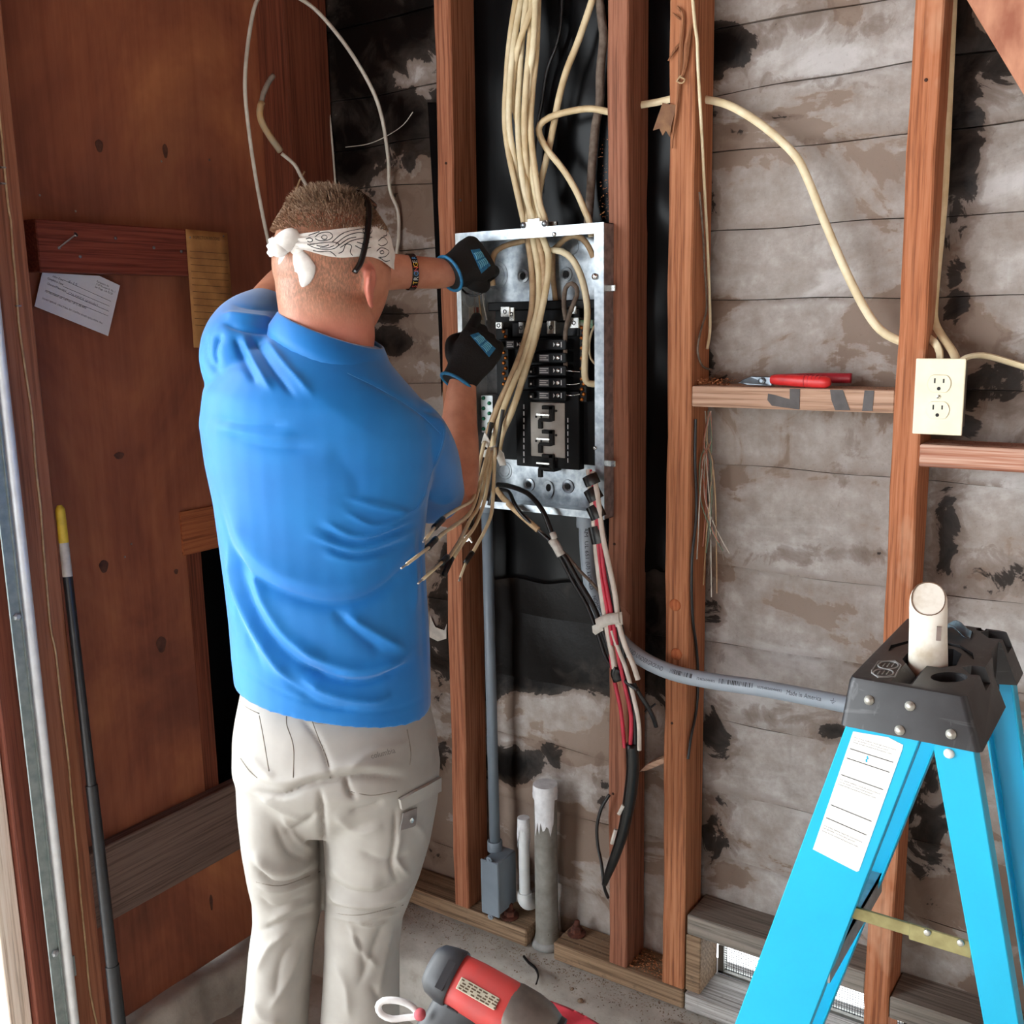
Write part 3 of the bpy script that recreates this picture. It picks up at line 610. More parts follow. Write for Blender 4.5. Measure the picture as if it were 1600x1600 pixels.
# ================================================================ CABLES
def upward(P):
    """carry a cable on up to the ceiling in short even steps"""
    d = unit(P[0]-P[1]); q = P[0].copy(); out = []
    while q[2] < 2.64:
        d = unit(d*0.8+np.array([0, 0, 0.2])); q = q+d*0.07; q[1] = min(q[1], 1.80); out.append(q.copy())
    return out[::-1]+list(P)
def cab(name, pts, r, m, label, group=None, flat=1.0, cat='cable', n=8, ref=None, parent=None, step=0.014):
    """pts: (px, py, depth plane Y)"""
    P = [onY(x, y, Y_) for x, y, Y_ in pts]
    if pts[0][1] <= -5: P = upward(P)
    o = obj(name, cable(P, r, n, step, flat=flat, ref=ref), m, parent, smooth=True, autosmooth=60)
    if parent is None: tag(o, label, cat, group)
    return o
top = [[(812,-40),(797,60),(791,130),(789,190),(795,240),(808,300),(818,345),(824,372)],
       [(821,-40),(804,60),(797,130),(795,190),(802,240),(814,300),(823,345),(828,372)],
       [(842,-10),(822,35),(806,90),(801,150),(808,190),(818,260),(824,300),(829,345),(832,372)],
       [(827,-40),(816,60),(812,120),(809,180),(812,240),(820,300),(834,345),(836,372)],
       [(832,-40),(828,60),(822,130),(819,190),(822,250),(830,310),(839,345),(840,372)],
       [(838,-40),(834,60),(827,120),(824,180),(828,240),(836,300),(846,345),(845,372)],
       [(842,-40),(838,80),(832,140),(829,200),(835,260),(844,320),(852,345),(849,372)]]
for i, p in enumerate(top):
    cab('nonmetallic_cable', [(x, y, YP+0.034+0.008*math.sin(i*2.1+k)*(1 if k < len(p)-2 else .3)+(0.03 if y < 0 else 0)) for k, (x, y) in enumerate(p)], 0.0062, m_rom2 if i % 2 else m_rom, ('leftmost cream cable of the overhead bundle dropping into the panel clamp', 'second cream cable from the left in the overhead bundle', 'cream cable crossing diagonally over the top of the overhead bundle', 'fourth cream cable at the middle of the overhead bundle clamp', 'fifth cream cable from the left in the overhead bundle', 'second cream cable from the right in the overhead bundle', 'rightmost cream cable of the overhead bundle dropping into the panel clamp')[i], 'cables in the overhead bundle', 0.72)
cab('nonmetallic_cable', [(935,-30,1.79),(905,60,1.785),(886,108,1.78),(874,150,1.775),(866,190,1.775),(857,235,1.77),(846,280,1.765),(842,310,1.76),(846,345,1.735),(847,372,1.733)], 0.0068, m_rom, 'single cream cable hanging right of the overhead bundle, bending left into it', flat=0.8)
cab('nonmetallic_cable', [(952,175,1.775),(925,170,1.77),(895,173,1.765),(860,183,1.76),(844,195,1.755),(843,210,1.755),(856,235,1.755),(880,265,1.755),(900,298,1.755),(914,330,1.755),(921,347,1.755),(924,370,1.755)], 0.0068, m_rom, 'cream cable curling from the right stud down into the panel top corner', flat=0.85)
cab('dusty_cable', [(933,-30,1.80),(940,30,1.80),(943,60,1.80),(938,110,1.80),(937,160,1.80),(930,200,1.80),(925,260,1.80),(922,310,1.795),(919,347,1.785),(919,360,1.78)], 0.0085, m_gcab, 'thick dusty grey cable running down beside the right panel stud')
cab('black_wire', [(880,-30,1.80),(876,40,1.80),(868,75,1.80),(855,110,1.80),(846,165,1.80),(838,205,1.80),(835,245,1.80),(836,300,1.80)], 0.0035, m_bcab, 'thin black wire hanging on the black paper above the panel')
# inside the panel
ins = [[(824,368),(831,420),(832,470),(826,510),(811,560),(794,600),(776,640),(760,685),(752,720)],
       [(832,368),(841,420),(842,470),(834,510),(819,560),(802,600),(786,640),(771,690),(764,735)],
       [(840,368),(850,420),(848,470),(839,520),(824,570),(808,620),(791,660),(774,700),(768,730)],
       [(847,368),(857,400),(855,440),(845,490),(832,540),(817,590),(801,640),(784,680),(778,715)]]
for i, p in enumerate(ins):
    cab('nonmetallic_cable', [(x, y, 1.733-0.02*min(1, k/3)-0.004*(i % 2)) for k, (x, y) in enumerate(p)], 0.0066, m_rom if i % 2 else m_tan, ('lowest left of the four cream cables slanting across the panel', 'second from left of the four cream cables slanting across the panel', 'third from left of the four cream cables slanting across the panel', 'rightmost of the four cream cables slanting across the breakers')[i], 'cables slanting across the panel', 0.75)
cab('nonmetallic_cable', [(826,373,1.738),(812,378,1.738),(795,382,1.735),(778,390,1.725),(770,402,1.715),(768,425,1.715),(770,446,1.72)], 0.006, m_tan, 'cream cable branching left from the clamp to the upper glove', flat=0.8)
cab('nonmetallic_cable', [(826,374,1.736),(836,386,1.735),(860,391,1.735),(878,393,1.735),(894,405,1.735),(906,427,1.735),(914,455,1.735),(918,485,1.735),(916,520,1.733),(914,560,1.732),(914,590,1.733),(920,599,1.738),(932,600,1.745)], 0.0066, m_rom2, 'cream cable arching right and running down along the brass terminal bar', flat=0.8)
cab('nonmetallic_cable', [(862,392,1.77),(872,384,1.77),(882,374,1.765),(896,368,1.765),(910,373,1.765),(920,386,1.765),(927,402,1.77)], 0.006, m_tan, 'short cream cable arch in the upper right corner of the panel', flat=0.8)
cab('paper_sheath', [(864,392,1.785),(864,430,1.785),(868,470,1.785)], 0.0055, m_tan, 'straight cream cable standing behind the bundle under the panel top', flat=0.8)
cab('black_wire', [(884,575,1.745),(883,530,1.742),(886,505,1.735),(893,482,1.732),(901,462,1.732),(901,450,1.732),(893,443,1.732),(884,450,1.733),(881,475,1.735),(884,500,1.738)], 0.0045, m_gcab, 'dark looped cable crossing itself right of the breakers')
cab('thin_wire', [(934,505,1.755),(927,512,1.75),(921,535,1.75),(923,560,1.75),(934,572,1.755)], 0.0022, m_rom2, 'thin cream wire curving beside the brass terminal bar')
for k, (y0, y1) in enumerate(((579,581),(600,599),(617,616))):
    cab('thin_wire', [(882,y0,1.742),(893,y0+1,1.74),(906,y1,1.745)], 0.001, m_silver, ('upper thin bare wire from a breaker to the brass terminals', 'middle thin bare wire from a breaker to the brass terminals', 'lowest thin bare wire from a breaker to the brass terminals')[k], 'bare wires between breakers and terminal bar', n=6)
cab('black_wire', [(716,445,1.715),(728,458,1.715),(742,462,1.715),(757,455,1.715),(762,448,1.718)], 0.0022, m_bcab, 'thin black wire looping under the upper glove')
for k, x in enumerate((741, 748, 754)):
    cab('thin_wire', [(x,440,1.74),(x+1,470,1.75),(x+3+k*2,500,1.76)], 0.0016, (m_copper, m_tan, m_copper)[k], ('bare wire hanging left of the other two below the upper glove', 'tan wire hanging between two bare ones below the upper glove', 'bare wire hanging right of the tan one below the upper glove')[k])
# stripped ends fanning out lower left
def vpd(px, py, d):
    r_ = ray(px, py); return CAM + r_*(d/(r_@HD))
def stripped(label, pts, tape_at, tip, r=0.0038):
    """pts: (px, py, distance ahead)"""
    t0 = thing('stripped_cable', vpd(*pts[0]), label, 'wire')
    P = smoothline([vpd(*q) for q in pts], 0.012); obj('conductor', tube(P, r, 8, flat=0.8), m_rom2, t0, smooth=True)
    if tape_at is not None:
        a, b = vpd(*tape_at[0]), vpd(*tape_at[1]); obj('tape', cable([a, (a+b)/2, b], r*1.35, 8), m_tape, t0, smooth=True)
    if tip is not None:
        a, b = vpd(*tip[0]), vpd(*tip[1]); c = a+(b-a)*0.82
        obj('insulation', tube(np.array([a, c]), r*0.7, 8), m_rom2, t0, smooth=True); obj('bare_end', tube(np.array([c, b]), r*0.45, 6), m_copper, t0, smooth=True)
stripped('uppermost stripped wire end of the fan below the panel', [(757,690,2.03),(748,730,1.98),(742,765,1.90),(737,782,1.82),(715,795,1.71),(697,806,1.63),(690,813,1.60)], ((692,811,1.605),(678,825,1.56)), ((680,823,1.565),(661,847,1.50)))
stripped('stripped cable reaching farthest left over the blue shirt', [(764,700,2.03),(752,745,1.97),(744,778,1.88),(733,803,1.78),(712,820,1.68),(694,832,1.61),(683,842,1.57)], ((681,842,1.57),(668,856,1.53)), ((672,854,1.535),(627,888,1.43)))
stripped('stripped wire end pointing down left beside the stud edge', [(766,705,2.03),(757,750,1.97),(748,790,1.89),(735,812,1.82),(722,838,1.74),(705,866,1.66),(698,873,1.63)], ((699,870,1.635),(690,880,1.60)), ((692,877,1.605),(653,912,1.50)))
stripped('shortest dangling stripped wire with a black taped tail', [(770,705,2.03),(763,750,1.98),(755,790,1.93),(742,822,1.87),(722,850,1.80),(708,872,1.75)], ((706,872,1.75),(694,898,1.71)), None)
stripped('rightmost stripped wire hanging in front of the slate conduit', [(774,700,2.03),(772,740,1.99),(770,780,1.96),(767,806,1.93),(757,830,1.90),(745,852,1.87),(737,866,1.85)], ((738,863,1.85),(727,880,1.83)), ((729,876,1.835),(717,908,1.80)))
cab('black_wire', [(768,660,1.70),(760,700,1.68),(752,745,1.63),(745,790,1.57),(736,815,1.53)], 0.0045, m_bcab, 'black wire hanging among the stripped cables below the glove')
cab('black_wire', [(786,640,1.70),(778,690,1.69),(772,735,1.685),(769,772,1.68)], 0.004, m_bcab, 'black wire right of the stripped cables with a taped end')
tg = [[(757,675),(765,690),(761,700),(752,692)], [(752,706),(760,702),(768,706),(764,716),(754,714)], [(765,700),(772,696),(775,712),(768,714)], [(755,722),(765,715),(771,722),(762,728)], [(780,702),(786,708),(790,727),(781,728),(776,716)]]
for k, q in enumerate(tg):
    o = obj('tape_tag', prism([onY(x, y, 1.655+0.003*k) for x, y in q], (0.001,0.0012,0)), m_wtape); tag(o, ('upper crumpled white tag on the stripped cables', 'second white tag wrapped round the stripped cables', 'small white tag tucked behind the tan wires', 'lowest white tag on the stripped cables', 'white tag sticking out right of the stripped cables')[k], 'tag')
for a, b, Yt in (((741,758),(737,780),1.585), ((735,812),(736,826),1.515), ((770,772),(766,790),1.655)):
    o = cab('tape_wrap', [(a[0],a[1],Yt),((a[0]+b[0])/2,(a[1]+b[1])/2,Yt-.004),(b[0],b[1],Yt-.008)], 0.0068, m_tape, {758:'black tape binding the left stripped cables', 812:'black tape binding the middle stripped cables above a silver clip', 772:'black tape binding the right stripped cable'}[a[1]], cat='tape')
sc_ = thing('wire_clip', onY(731, 840, 1.52), 'small silver screw clip on the stripped cables', 'clip')
obj('clip_body', obox(onY(731, 841, 1.520), (0.005,0,0.003), (0,0.003,0), (-0.003,0,0.005)), m_silver, sc_, bevel=0.001)
obj('screw', tube([onY(729, 836, 1.516), onY(738, 848, 1.516)], 0.002, 8), m_silver, sc_)
# wires from the panel bottom to the right
cab('black_wire', [(778,757,1.74),(798,760,1.72),(826,772,1.69),(848,798,1.675),(858,822,1.672),(868,848,1.67),(884,872,1.672),(904,908,1.675),(926,945,1.675),(942,985,1.672),(958,1030,1.67),(966,1060,1.668)], 0.0052, m_bcab, 'thick black wire arching from the panel bottom down to the red bundle')
cab('black_wire', [(782,765,1.74),(795,768,1.72),(803,785,1.69),(814,802,1.68),(838,826,1.675),(862,848,1.672),(876,872,1.672),(896,910,1.675),(918,948,1.678),(934,990,1.675),(948,1030,1.672),(972,1060,1.668),(996,1078,1.66)], 0.004, m_bcab, 'thin black wire crossing under the thick arching one')
cab('tan_wire', [(776,764,1.74),(786,778,1.72),(800,792,1.69),(820,810,1.68),(841,828,1.672)], 0.0062, m_tan, 'tan cable end cut off under the panel bottom edge', flat=0.6)
cab('grey_wire', [(842,828,1.674),(862,846,1.674),(884,866,1.676),(906,892,1.68),(926,912,1.684),(942,932,1.69)], 0.003, m_gcab, 'thin grey wire slanting behind the red bundle')
o = obj('tape_wrap', cable([onY(862, 843, 1.668), onY(869, 853, 1.667), onY(877, 868, 1.668)], 0.009, 8, flat=0.7), m_wtape, smooth=True); tag(o, 'white tape joining the black wires below the panel', 'tape')
o = obj('tape_wrap', cable([onY(863, 832, 1.669), onY(867, 842, 1.668)], 0.0062, 8), m_wtape, smooth=True); tag(o, 'small white tape on the thick black arching wire', 'tape')
# taped red/white/black bundle
Yb = 1.672
Wn = {'white': m_whw, 'red': m_redw, 'black': m_bcab}
for nm, lab, pts, r in (
  ('white','left white wire of the bundle hanging below the panel',[(920,735),(923,765),(927,800),(930,845),(935,890),(942,940),(950,990),(958,1030),(962,1060)],0.0058),
  ('red','left red wire of the taped bundle',[(919,735),(925,765),(930,800),(934,845),(939,900),(948,948),(955,995),(955,1030),(961,1068),(970,1110),(976,1168)],0.0040),
  ('red','right red wire of the taped bundle',[(922,735),(928,765),(934,805),(938,845),(944,895),(953,945),(961,990),(967,1030),(977,1075),(986,1120),(985,1168)],0.0040),
  ('white','right white wire of the bundle crossing the stud',[(926,738),(932,765),(937,800),(942,840),(952,885),(961,930),(967,975),(977,1010),(988,1035),(997,1062)],0.0052),
  ('black','left black wire of the taped bundle',[(921,738),(927,770),(934,810),(940,850),(950,900),(960,950),(968,1000),(974,1050),(986,1100),(991,1168)],0.0040),
  ('black','right black wire of the taped bundle',[(925,738),(931,770),(938,810),(944,850),(956,905),(966,955),(973,1000),(976,1040),(990,1095),(993,1168)],0.005),
  ('white','grey white wire dropping into the black tape sleeve',[(956,985),(966,1015),(978,1045),(990,1090),(998,1130),(999,1172)],0.0042)):
    cab(nm+'_wire', [(x, y, Yb-0.006*(nm != 'black')+0.03*max(0, (760-y)/40)) for x, y in pts], r, Wn[nm], lab)
for a, b, r, lab in (((921,743),(927,757),.0150,'first black tape band at the top of the red bundle'), ((923,764),(932,781),.0158,'second black tape band on the red bundle'), ((927,790),(936,809),.0158,'third black tape band on the red bundle'), ((931,822),(937,848),.0155,'wide black tape band at the lower panel edge')):
    o = obj('tape_wrap', cable([onY(*a, Yb-0.003), onY((a[0]+b[0])/2, (a[1]+b[1])/2, Yb-0.004), onY(*b, Yb-0.003)], r, 14, 0.004, flat=0.62), m_tape, smooth=True, autosmooth=50); tag(o, lab, 'tape')
o = obj('tape_wrap', cable([onY(966, 1043, Yb-0.004), onY(962, 1052, Yb-0.005), onY(966, 1064, Yb-0.004)], 0.0105, 12, 0.006, flat=0.8), m_tape, smooth=True); tag(o, 'black tape band round the two red wires in mid air', 'tape')
tp = obj('tape_wrap', join(cable([onY(934, 975, Yb-0.012), onY(950, 968, Yb-0.014), onY(968, 966, Yb-0.012)], 0.011, 12, 0.006, flat=0.5), prism([onY(x, y, Yb-0.012) for x, y in [(925,978),(940,972),(942,985),(930,992),(926,988)]], (0.001,0.002,0)), prism([onY(x, y, Yb-0.010) for x, y in [(958,962),(970,956),(972,976),(962,980)]], (0.001,0.002,0))), m_wtape, smooth=True, autosmooth=40); tag(tp, 'crumpled white tape round the red and white wires', 'tape')
sl = thing('taped_cable_end', onY(988, 1180, Yb), 'long black taped cable end hanging in front of the stud', 'cable')
obj('sleeve', tube(smoothline([onY(x, y, Yb-0.002) for x, y in [(987,1162),(989,1200),(985,1240),(979,1275),(972,1305),(962,1335),(953,1358),(944,1382)]], 0.01), np.interp(np.linspace(0, 1, len(smoothline([onY(x, y, Yb) for x, y in [(987,1162),(989,1200),(985,1240),(979,1275),(972,1305),(962,1335),(953,1358),(944,1382)]], 0.01))), [0, .3, .8, 1], [.0125, .0135, .010, .006]), 10), m_tape, sl, smooth=True)
obj('white_marking', tube([onY(956, 1318, Yb-0.013), onY(962, 1296, Yb-0.013)], 0.004, 6), m_wtape, sl)
obj('white_marking', tube([onY(967, 1272, Yb-0.013), onY(974, 1258, Yb-0.013)], 0.004, 6), m_wtape, sl)
cab('black_wire', [(952,1242,1.722),(940,1262,1.715),(933,1290,1.71),(934,1320,1.705),(940,1350,1.69),(944,1385,1.68),(950,1402,1.70)], 0.0035, m_bcab, 'thin black wire looping left of the taped cable end')
cab('black_wire', [(990,1068,1.672),(1001,1088,1.675),(1012,1104,1.68),(1021,1122,1.69),(1025,1135,1.70)], 0.0045, m_bcab, 'short black wire splaying right between the two close studs')
cab('black_wire', [(1008,1112,1.68),(1016,1106,1.68),(1024,1100,1.69)], 0.002, m_bcab, 'tiny black wire tail beside the splayed one')

# ================================================================ CONDUITS AND PIPES
cpts = [onY(x, y, Y_) for x, y, Y_ in [(915,800,1.765),(916,830,1.765),(919,880,1.760),(928,930,1.742),(952,980,1.712),(990,1020,1.700),(1040,1047,1.698),(1100,1062,1.700),(1200,1077,1.702),(1320,1100,1.705),(1430,1122,1.705),(1540,1142,1.71),(1700,1170,1.71)]]
CP = smoothline(cpts, 0.008); CR = 0.0152
con = thing('grey_conduit', CP[0], 'light grey plastic conduit sweeping from the panel bottom to behind the ladder', 'conduit')
obj('pipe', tube(CP, CR, 20), m_cond, con, smooth=True)
obj('coupling', lathe([(0.0185,0),(0.019,0.004),(0.019,0.026),(0.0185,0.03)], (cpts[0][0], cpts[0][1], PZ0-0.034), (0,0,1), 24), m_cond, con, smooth=True, autosmooth=40)
cs = np.concatenate([[0], np.cumsum(np.linalg.norm(np.diff(CP, axis=0), axis=1))])
cpx = proj(CP)
def s_at(px=None, py=None):
    k = int(np.argmin(abs(cpx[:, 0]-px))) if px is not None else int(np.argmin(abs(cpx[:len(cpx)//3, 1]-py)))
    return cs[k]
def wrap(geo, s0, v0, k=1.0, flip=False):
    """lay flat geometry (x along, y across) on the conduit; v0 = arc offset above the line facing the viewer"""
    v, f = geo; out = []
    T = np.gradient(CP, axis=0)
    for x, y, _ in v:
        s = s0+x*k; c = np.array([np.interp(s, cs, CP[:, i]) for i in range(3)]); tt = unit(np.array([np.interp(s, cs, T[:, i]) for i in range(3)]))
        view = CAM-c; view = unit(view-tt*(view@tt)); side = np.cross(view, tt)
        a = (v0+y)/CR; out.append(c+(view*math.cos(a)+side*math.sin(a))*(CR+0.0003))
    return np.array(out), f
def ctext(sx, st, size, v0, fit, name='lettering'):
    g = textgeo(st, size); w = g[0][:, 0].max(); obj(name, wrap(g, sx, v0, fit/w), m_ink, con)
def px_s(x): return s_at(px=x)
ctext(px_s(984), 'AND UNDERGROUND', 0.0115, -0.004, px_s(1040)-px_s(984))
ctext(px_s(1094), '754826044495', 0.0065, -0.002, px_s(1123)-px_s(1094))
ctext(px_s(1188), '10754826044492', 0.0065, -0.001, px_s(1225)-px_s(1188))
ctext(px_s(1232), 'Made in America', 0.0115, -0.003, px_s(1290)-px_s(1232))
ctext(s_at(py=826), 'AM  UL 651 (U) LISTED', 0.0105, -0.004, s_at(py=926)-s_at(py=826))
ctext(s_at(py=934), 'NONMETALLIC', 0.0105, -0.004, s_at(py=985)-s_at(py=934))
def barcode(x0, x1, seed):
    r_ = random.Random(seed); G = []; s, e = px_s(x0), px_s(x1); x = 0
    while x < e-s:
        w = r_.choice((0.0006, 0.001, 0.0018)); g = grid(lambda u, v: (x+u*w, v*0.0085-0.004, 0), 2, 4); G.append(wrap(g, s, 0.002)); x += w+r_.choice((0.0006, 0.0012, 0.002))
    obj('barcode', join(*G), m_ink, con)
barcode(1049, 1088, 1); barcode(1128, 1181, 2)
G = [wrap(grid(lambda u, v: (u*0.010*w+0.005*(1-w), v*0.0008+h, 0), 2, 2), px_s(1302), 0) for w, h in ((1,0.001),(.6,-0.0015),(.25,-0.004))]
G.append(wrap(grid(lambda u, v: (0.0046+u*0.0008, 0.001+v*0.005, 0), 2, 2), px_s(1302), 0)); obj('earth_symbol', join(*G), m_ink, con)
# slate conduit with pull box
q0, q1 = onY(759, 795, 1.765), onY(775, 1330, 1.765); xq = (q0[0]+q1[0])/2
sc2 = thing('slate_conduit', (xq, 1.765, 0.05), 'straight slate grey conduit standing below the panel with a pull box at its foot', 'conduit')
bx0, bx1 = onY(754, 1390, 1.715)[0], onY(779, 1390, 1.715)[0]
bz1, bz0 = onY(766, 1346, 1.715)[2], onY(766, 1428, 1.715)[2]
obj('pipe', tube(np.array([(xq, 1.765, bz1), (xq, 1.765, PZ0)]), 0.0122, 20), m_cond2, sc2, smooth=True)
obj('coupling', lathe([(0.015,0),(0.0152,0.003),(0.0152,0.02),(0.015,0.023)], (xq, 1.765, PZ0-0.024), (0,0,1), 20), m_cond2, sc2, smooth=True, autosmooth=40)
pbx = obj('pull_box', box(bx0, bx1, 1.716, 1.790, bz0, bz1), m_cond2, sc2, bevel=0.008, seg=3)
obj('hub', lathe([(0.0175,0),(0.0175,0.022),(0.0165,0.024)], (xq, 1.765, bz1-0.002), (0,0,1), 24), m_cond2, sc2, smooth=True, autosmooth=40)
cv = obj('cover', box(bx0-0.002, bx1+0.002, 1.711, 1.716, bz0-0.001, bz1+0.001), m_cond2, sc2, bevel=0.002)
for z_ in (bz0-0.005, bz1+0.005): obj('cover_ear', join(lathe([(0.007,0),(0.007,0.005)], ((bx0+bx1)/2, 1.716, z_), (0,-1,0), 14), lathe([(0.003,0.005),(0.003,0.007)], ((bx0+bx1)/2, 1.716, z_), (0,-1,0), 10)), m_cond2, cv)
# white stub pipe
q0, q1 = onY(818, 1278, 1.77), onY(820, 1405, 1.77); xq = (q0[0]+q1[0])/2
wp = thing('white_pipe', (xq, 1.77, q1[2]), 'short white plastic pipe with an elbow cap between two grey pipes', 'pipe')
m_pvc = plain('white_pvc', (214,216,216), 0.4, 0, (196,198,198), 20)
obj('pipe', tube(np.array([(xq, 1.77, q1[2]), (xq, 1.77, q0[2])]), 0.0125, 20), m_pvc, wp, smooth=True, autosmooth=40)
obj('elbow', tube(smoothline([(xq, 1.77, q1[2]+0.018), (xq, 1.77, q1[2]), (xq+0.003, 1.782, q1[2]-0.014), (xq+0.005, 1.81, q1[2]-0.02)], 0.004), 0.0165, 20), m_pvc, wp, smooth=True, autosmooth=50)
m_rag = plain('torn_paper', (224,224,226), 0.85, 0, (200,200,202), 50, bump=0.4)
def ragtube(c, r, z0, z1, n, seed, m, name, parent, drop):
    r_ = np.random.default_rng(seed); a = np.linspace(0, 2*np.pi, n, endpoint=False); d = np.array([drop(q) for q in a])*(0.8+0.4*r_.random(n)); V = []; Fc = []
    for k, t_ in enumerate((0, .12, .4, .7, 1)):
        rr = r+0.0012+0.0025*t_*r_.random(n)
        V += [(c[0]+rr[i]*math.cos(a[i]), c[1]+rr[i]*math.sin(a[i]), z1-d[i]*t_) for i in range(n)]
    for k in range(4): Fc += [(k*n+i, k*n+(i+1) % n, (k+1)*n+(i+1) % n, (k+1)*n+i) for i in range(n)]
    V.append((c[0], c[1], z1+0.001)); Fc += [(len(V)-1, (i+1) % n, i) for i in range(n)]
    obj(name, (np.array(V), Fc), m, parent, smooth=True, autosmooth=50)
ragtube((xq, 1.77), 0.0125, 0, q0[2]+0.001, 26, 3, m_rag, 'torn_cover', wp, lambda a: 0.045+0.02*math.sin(a*2+1))
# big grey pipe
q0, q1 = onY(854, 1226, 1.772), onY(853, 1478, 1.772); xg = (q0[0]+q1[0])/2; zg1 = q0[2]
gp = thing('grey_stub_pipe', (xg, 1.772, 0.0), 'thick dusty grey stub pipe rising through the gap in the sill', 'pipe')
m_gp = plain('dusty_pvc', (134,132,126), 0.75, 0, (112,108,100), 30, bump=0.25)
obj('pipe', lathe([(0.028,-0.01),(0.0275,0.02),(0.026,0.03),(0.0255,zg1*.5),(0.025,zg1)], (xg, 1.772, 0), (0,0,1), 28), m_gp, gp, smooth=True, autosmooth=50)
ragtube((xg, 1.772), 0.0255, 0, zg1+0.001, 40, 5, m_rag, 'torn_cover', gp, lambda a: 0.10 if (-2.0 < ((a+math.pi) % (2*math.pi))-math.pi < -0.2) else (0.05 if abs(a-2.9) < .5 else 0.028))
obj('mastic', lathe([(0.036,0),(0.033,0.008),(0.028,0.014)], (xg, 1.772, 0.0), (0,0,1), 16), plain('mastic_grey', (150,150,148), 0.8), gp, smooth=True)
# rusty anchor nuts on the sill
m_rust = plain('rust', (104,58,44), 0.85, 0.2, (66,36,28), 80, bump=0.5)
for k, (px, py) in enumerate(((797,1432),(901,1459))):
    c = onZ(px, py, 0.041); c[1] = min(c[1], 1.80)
    ab = thing('anchor_bolt', c, ('rusty anchor bolt on the sill beside the slate pull box', 'rusty anchor bolt on the sill right of the thick grey pipe')[k], 'bolt')
    obj('washer', lathe([(0.021,0),(0.021,0.003),(0.018,0.005)], c, (0,0,1), 18), m_rust, ab, smooth=True, autosmooth=40)
    obj('nut', lathe([(0.014,0.004),(0.013,0.016),(0.008,0.02)], c, (0,0,1), 6), m_rust, ab)
    obj('shank', lathe([(0.007,0.018),(0.006,0.032),(0.003,0.034)], c, (0.05,0,1), 10), m_rust, ab, smooth=True)
# ================================================================ THE MAN
from mathutils.bvhtree import BVHTree
def vp(px, py, d):
    """point seen at the pixel, d metres ahead measured horizontally"""
    r_ = ray(px, py); return CAM + r_*(d/(r_@HD))
def m_skinmat():
    m, nt, b = newmat('skin'); b.inputs['Roughness'].default_value = 0.5; b.inputs['Subsurface Weight'].default_value = 0.12; b.inputs['Subsurface Radius'].default_value = (0.012, 0.005, 0.003); b.inputs['Subsurface Scale'].default_value = 0.5
    f = noise(nt, 26, (1,1,1), 5, 0.6); c = ramp(nt, f, [(0.3, (176,112,86)), (0.7, (204,142,114))])
    at = nd(nt, 'Attribute', attribute_name='flush'); c = mix(nt, at.outputs['Fac'], c, (206,120,104))
    h = nd(nt, 'Attribute', attribute_name='buzz'); hn = noise(nt, 420, (1,1,0.35), 2, 0.7); k = nd(nt, 'Math', operation='MULTIPLY'); nt.links.new(h.outputs['Fac'], k.inputs[0])
    rr = ramp(nt, hn, [(0.35, (110,110,110)), (0.6, (255,255,255))]); nt.links.new(rr, k.inputs[1])
    c = mix(nt, k.outputs[0], c, (130,98,78)); nt.links.new(c, b.inputs['Base Color']); bumpn(nt, b, hn, 0.06, 0.001); return m
m_skin = m_skinmat()
def m_shirtmat():
    m, nt, b = newmat('blue_polo_knit'); b.inputs['Roughness'].default_value = 0.55; b.inputs['Sheen Weight'].default_value = 0.35; b.inputs['Sheen Roughness'].default_value = 0.4; b.inputs['Specular IOR Level'].default_value = 0.3
    f = noise(nt, 9, (1,1,1), 3); fi = noise(nt, 900, (1,1,1), 2)
    nt.links.new(ramp(nt, f, [(0.3, (20,108,182)), (0.7, (28,122,196))]), b.inputs['Base Color']); bumpn(nt, b, fi, 0.08, 0.0005); return m
m_shirt = m_shirtmat()
m_pant = plain('khaki_nylon', (160,156,150), 0.65, 0, (150,146,140), 14, bump=0.02)
m_glove = plain('black_glove', (15,16,18), 0.75, 0, (10,10,12), 300, bump=0.3)
m_gblue = plain('glove_blue', (36,128,176), 0.6, 0, (24,96,140), 150)
MD = 1.60
manp = vp(505, 800, MD); man = thing('person', (manp[0], manp[1], ZFLOOR), 'man in blue polo and khaki trousers seen from behind reaching into the panel', 'person')
def sec(y, xl, xr, d, th, n=40, p=2.2, yr=None, back=0.0):
    L, R = vp(xl, y, d), vp(xr, yr if yr else y, d); return ring((L+R)/2-HD*back, (R-L)/2, HD*th, n, p)
def limb(pts, n=20):
    """pts: [(px,py,d,r)] smooth tapering limb"""
    Q = np.array([list(vp(x, y, d))+[r] for x, y, d, r in pts]); S = smoothline(Q, 0.012); return tube(S[:, :3], S[:, 3], n)
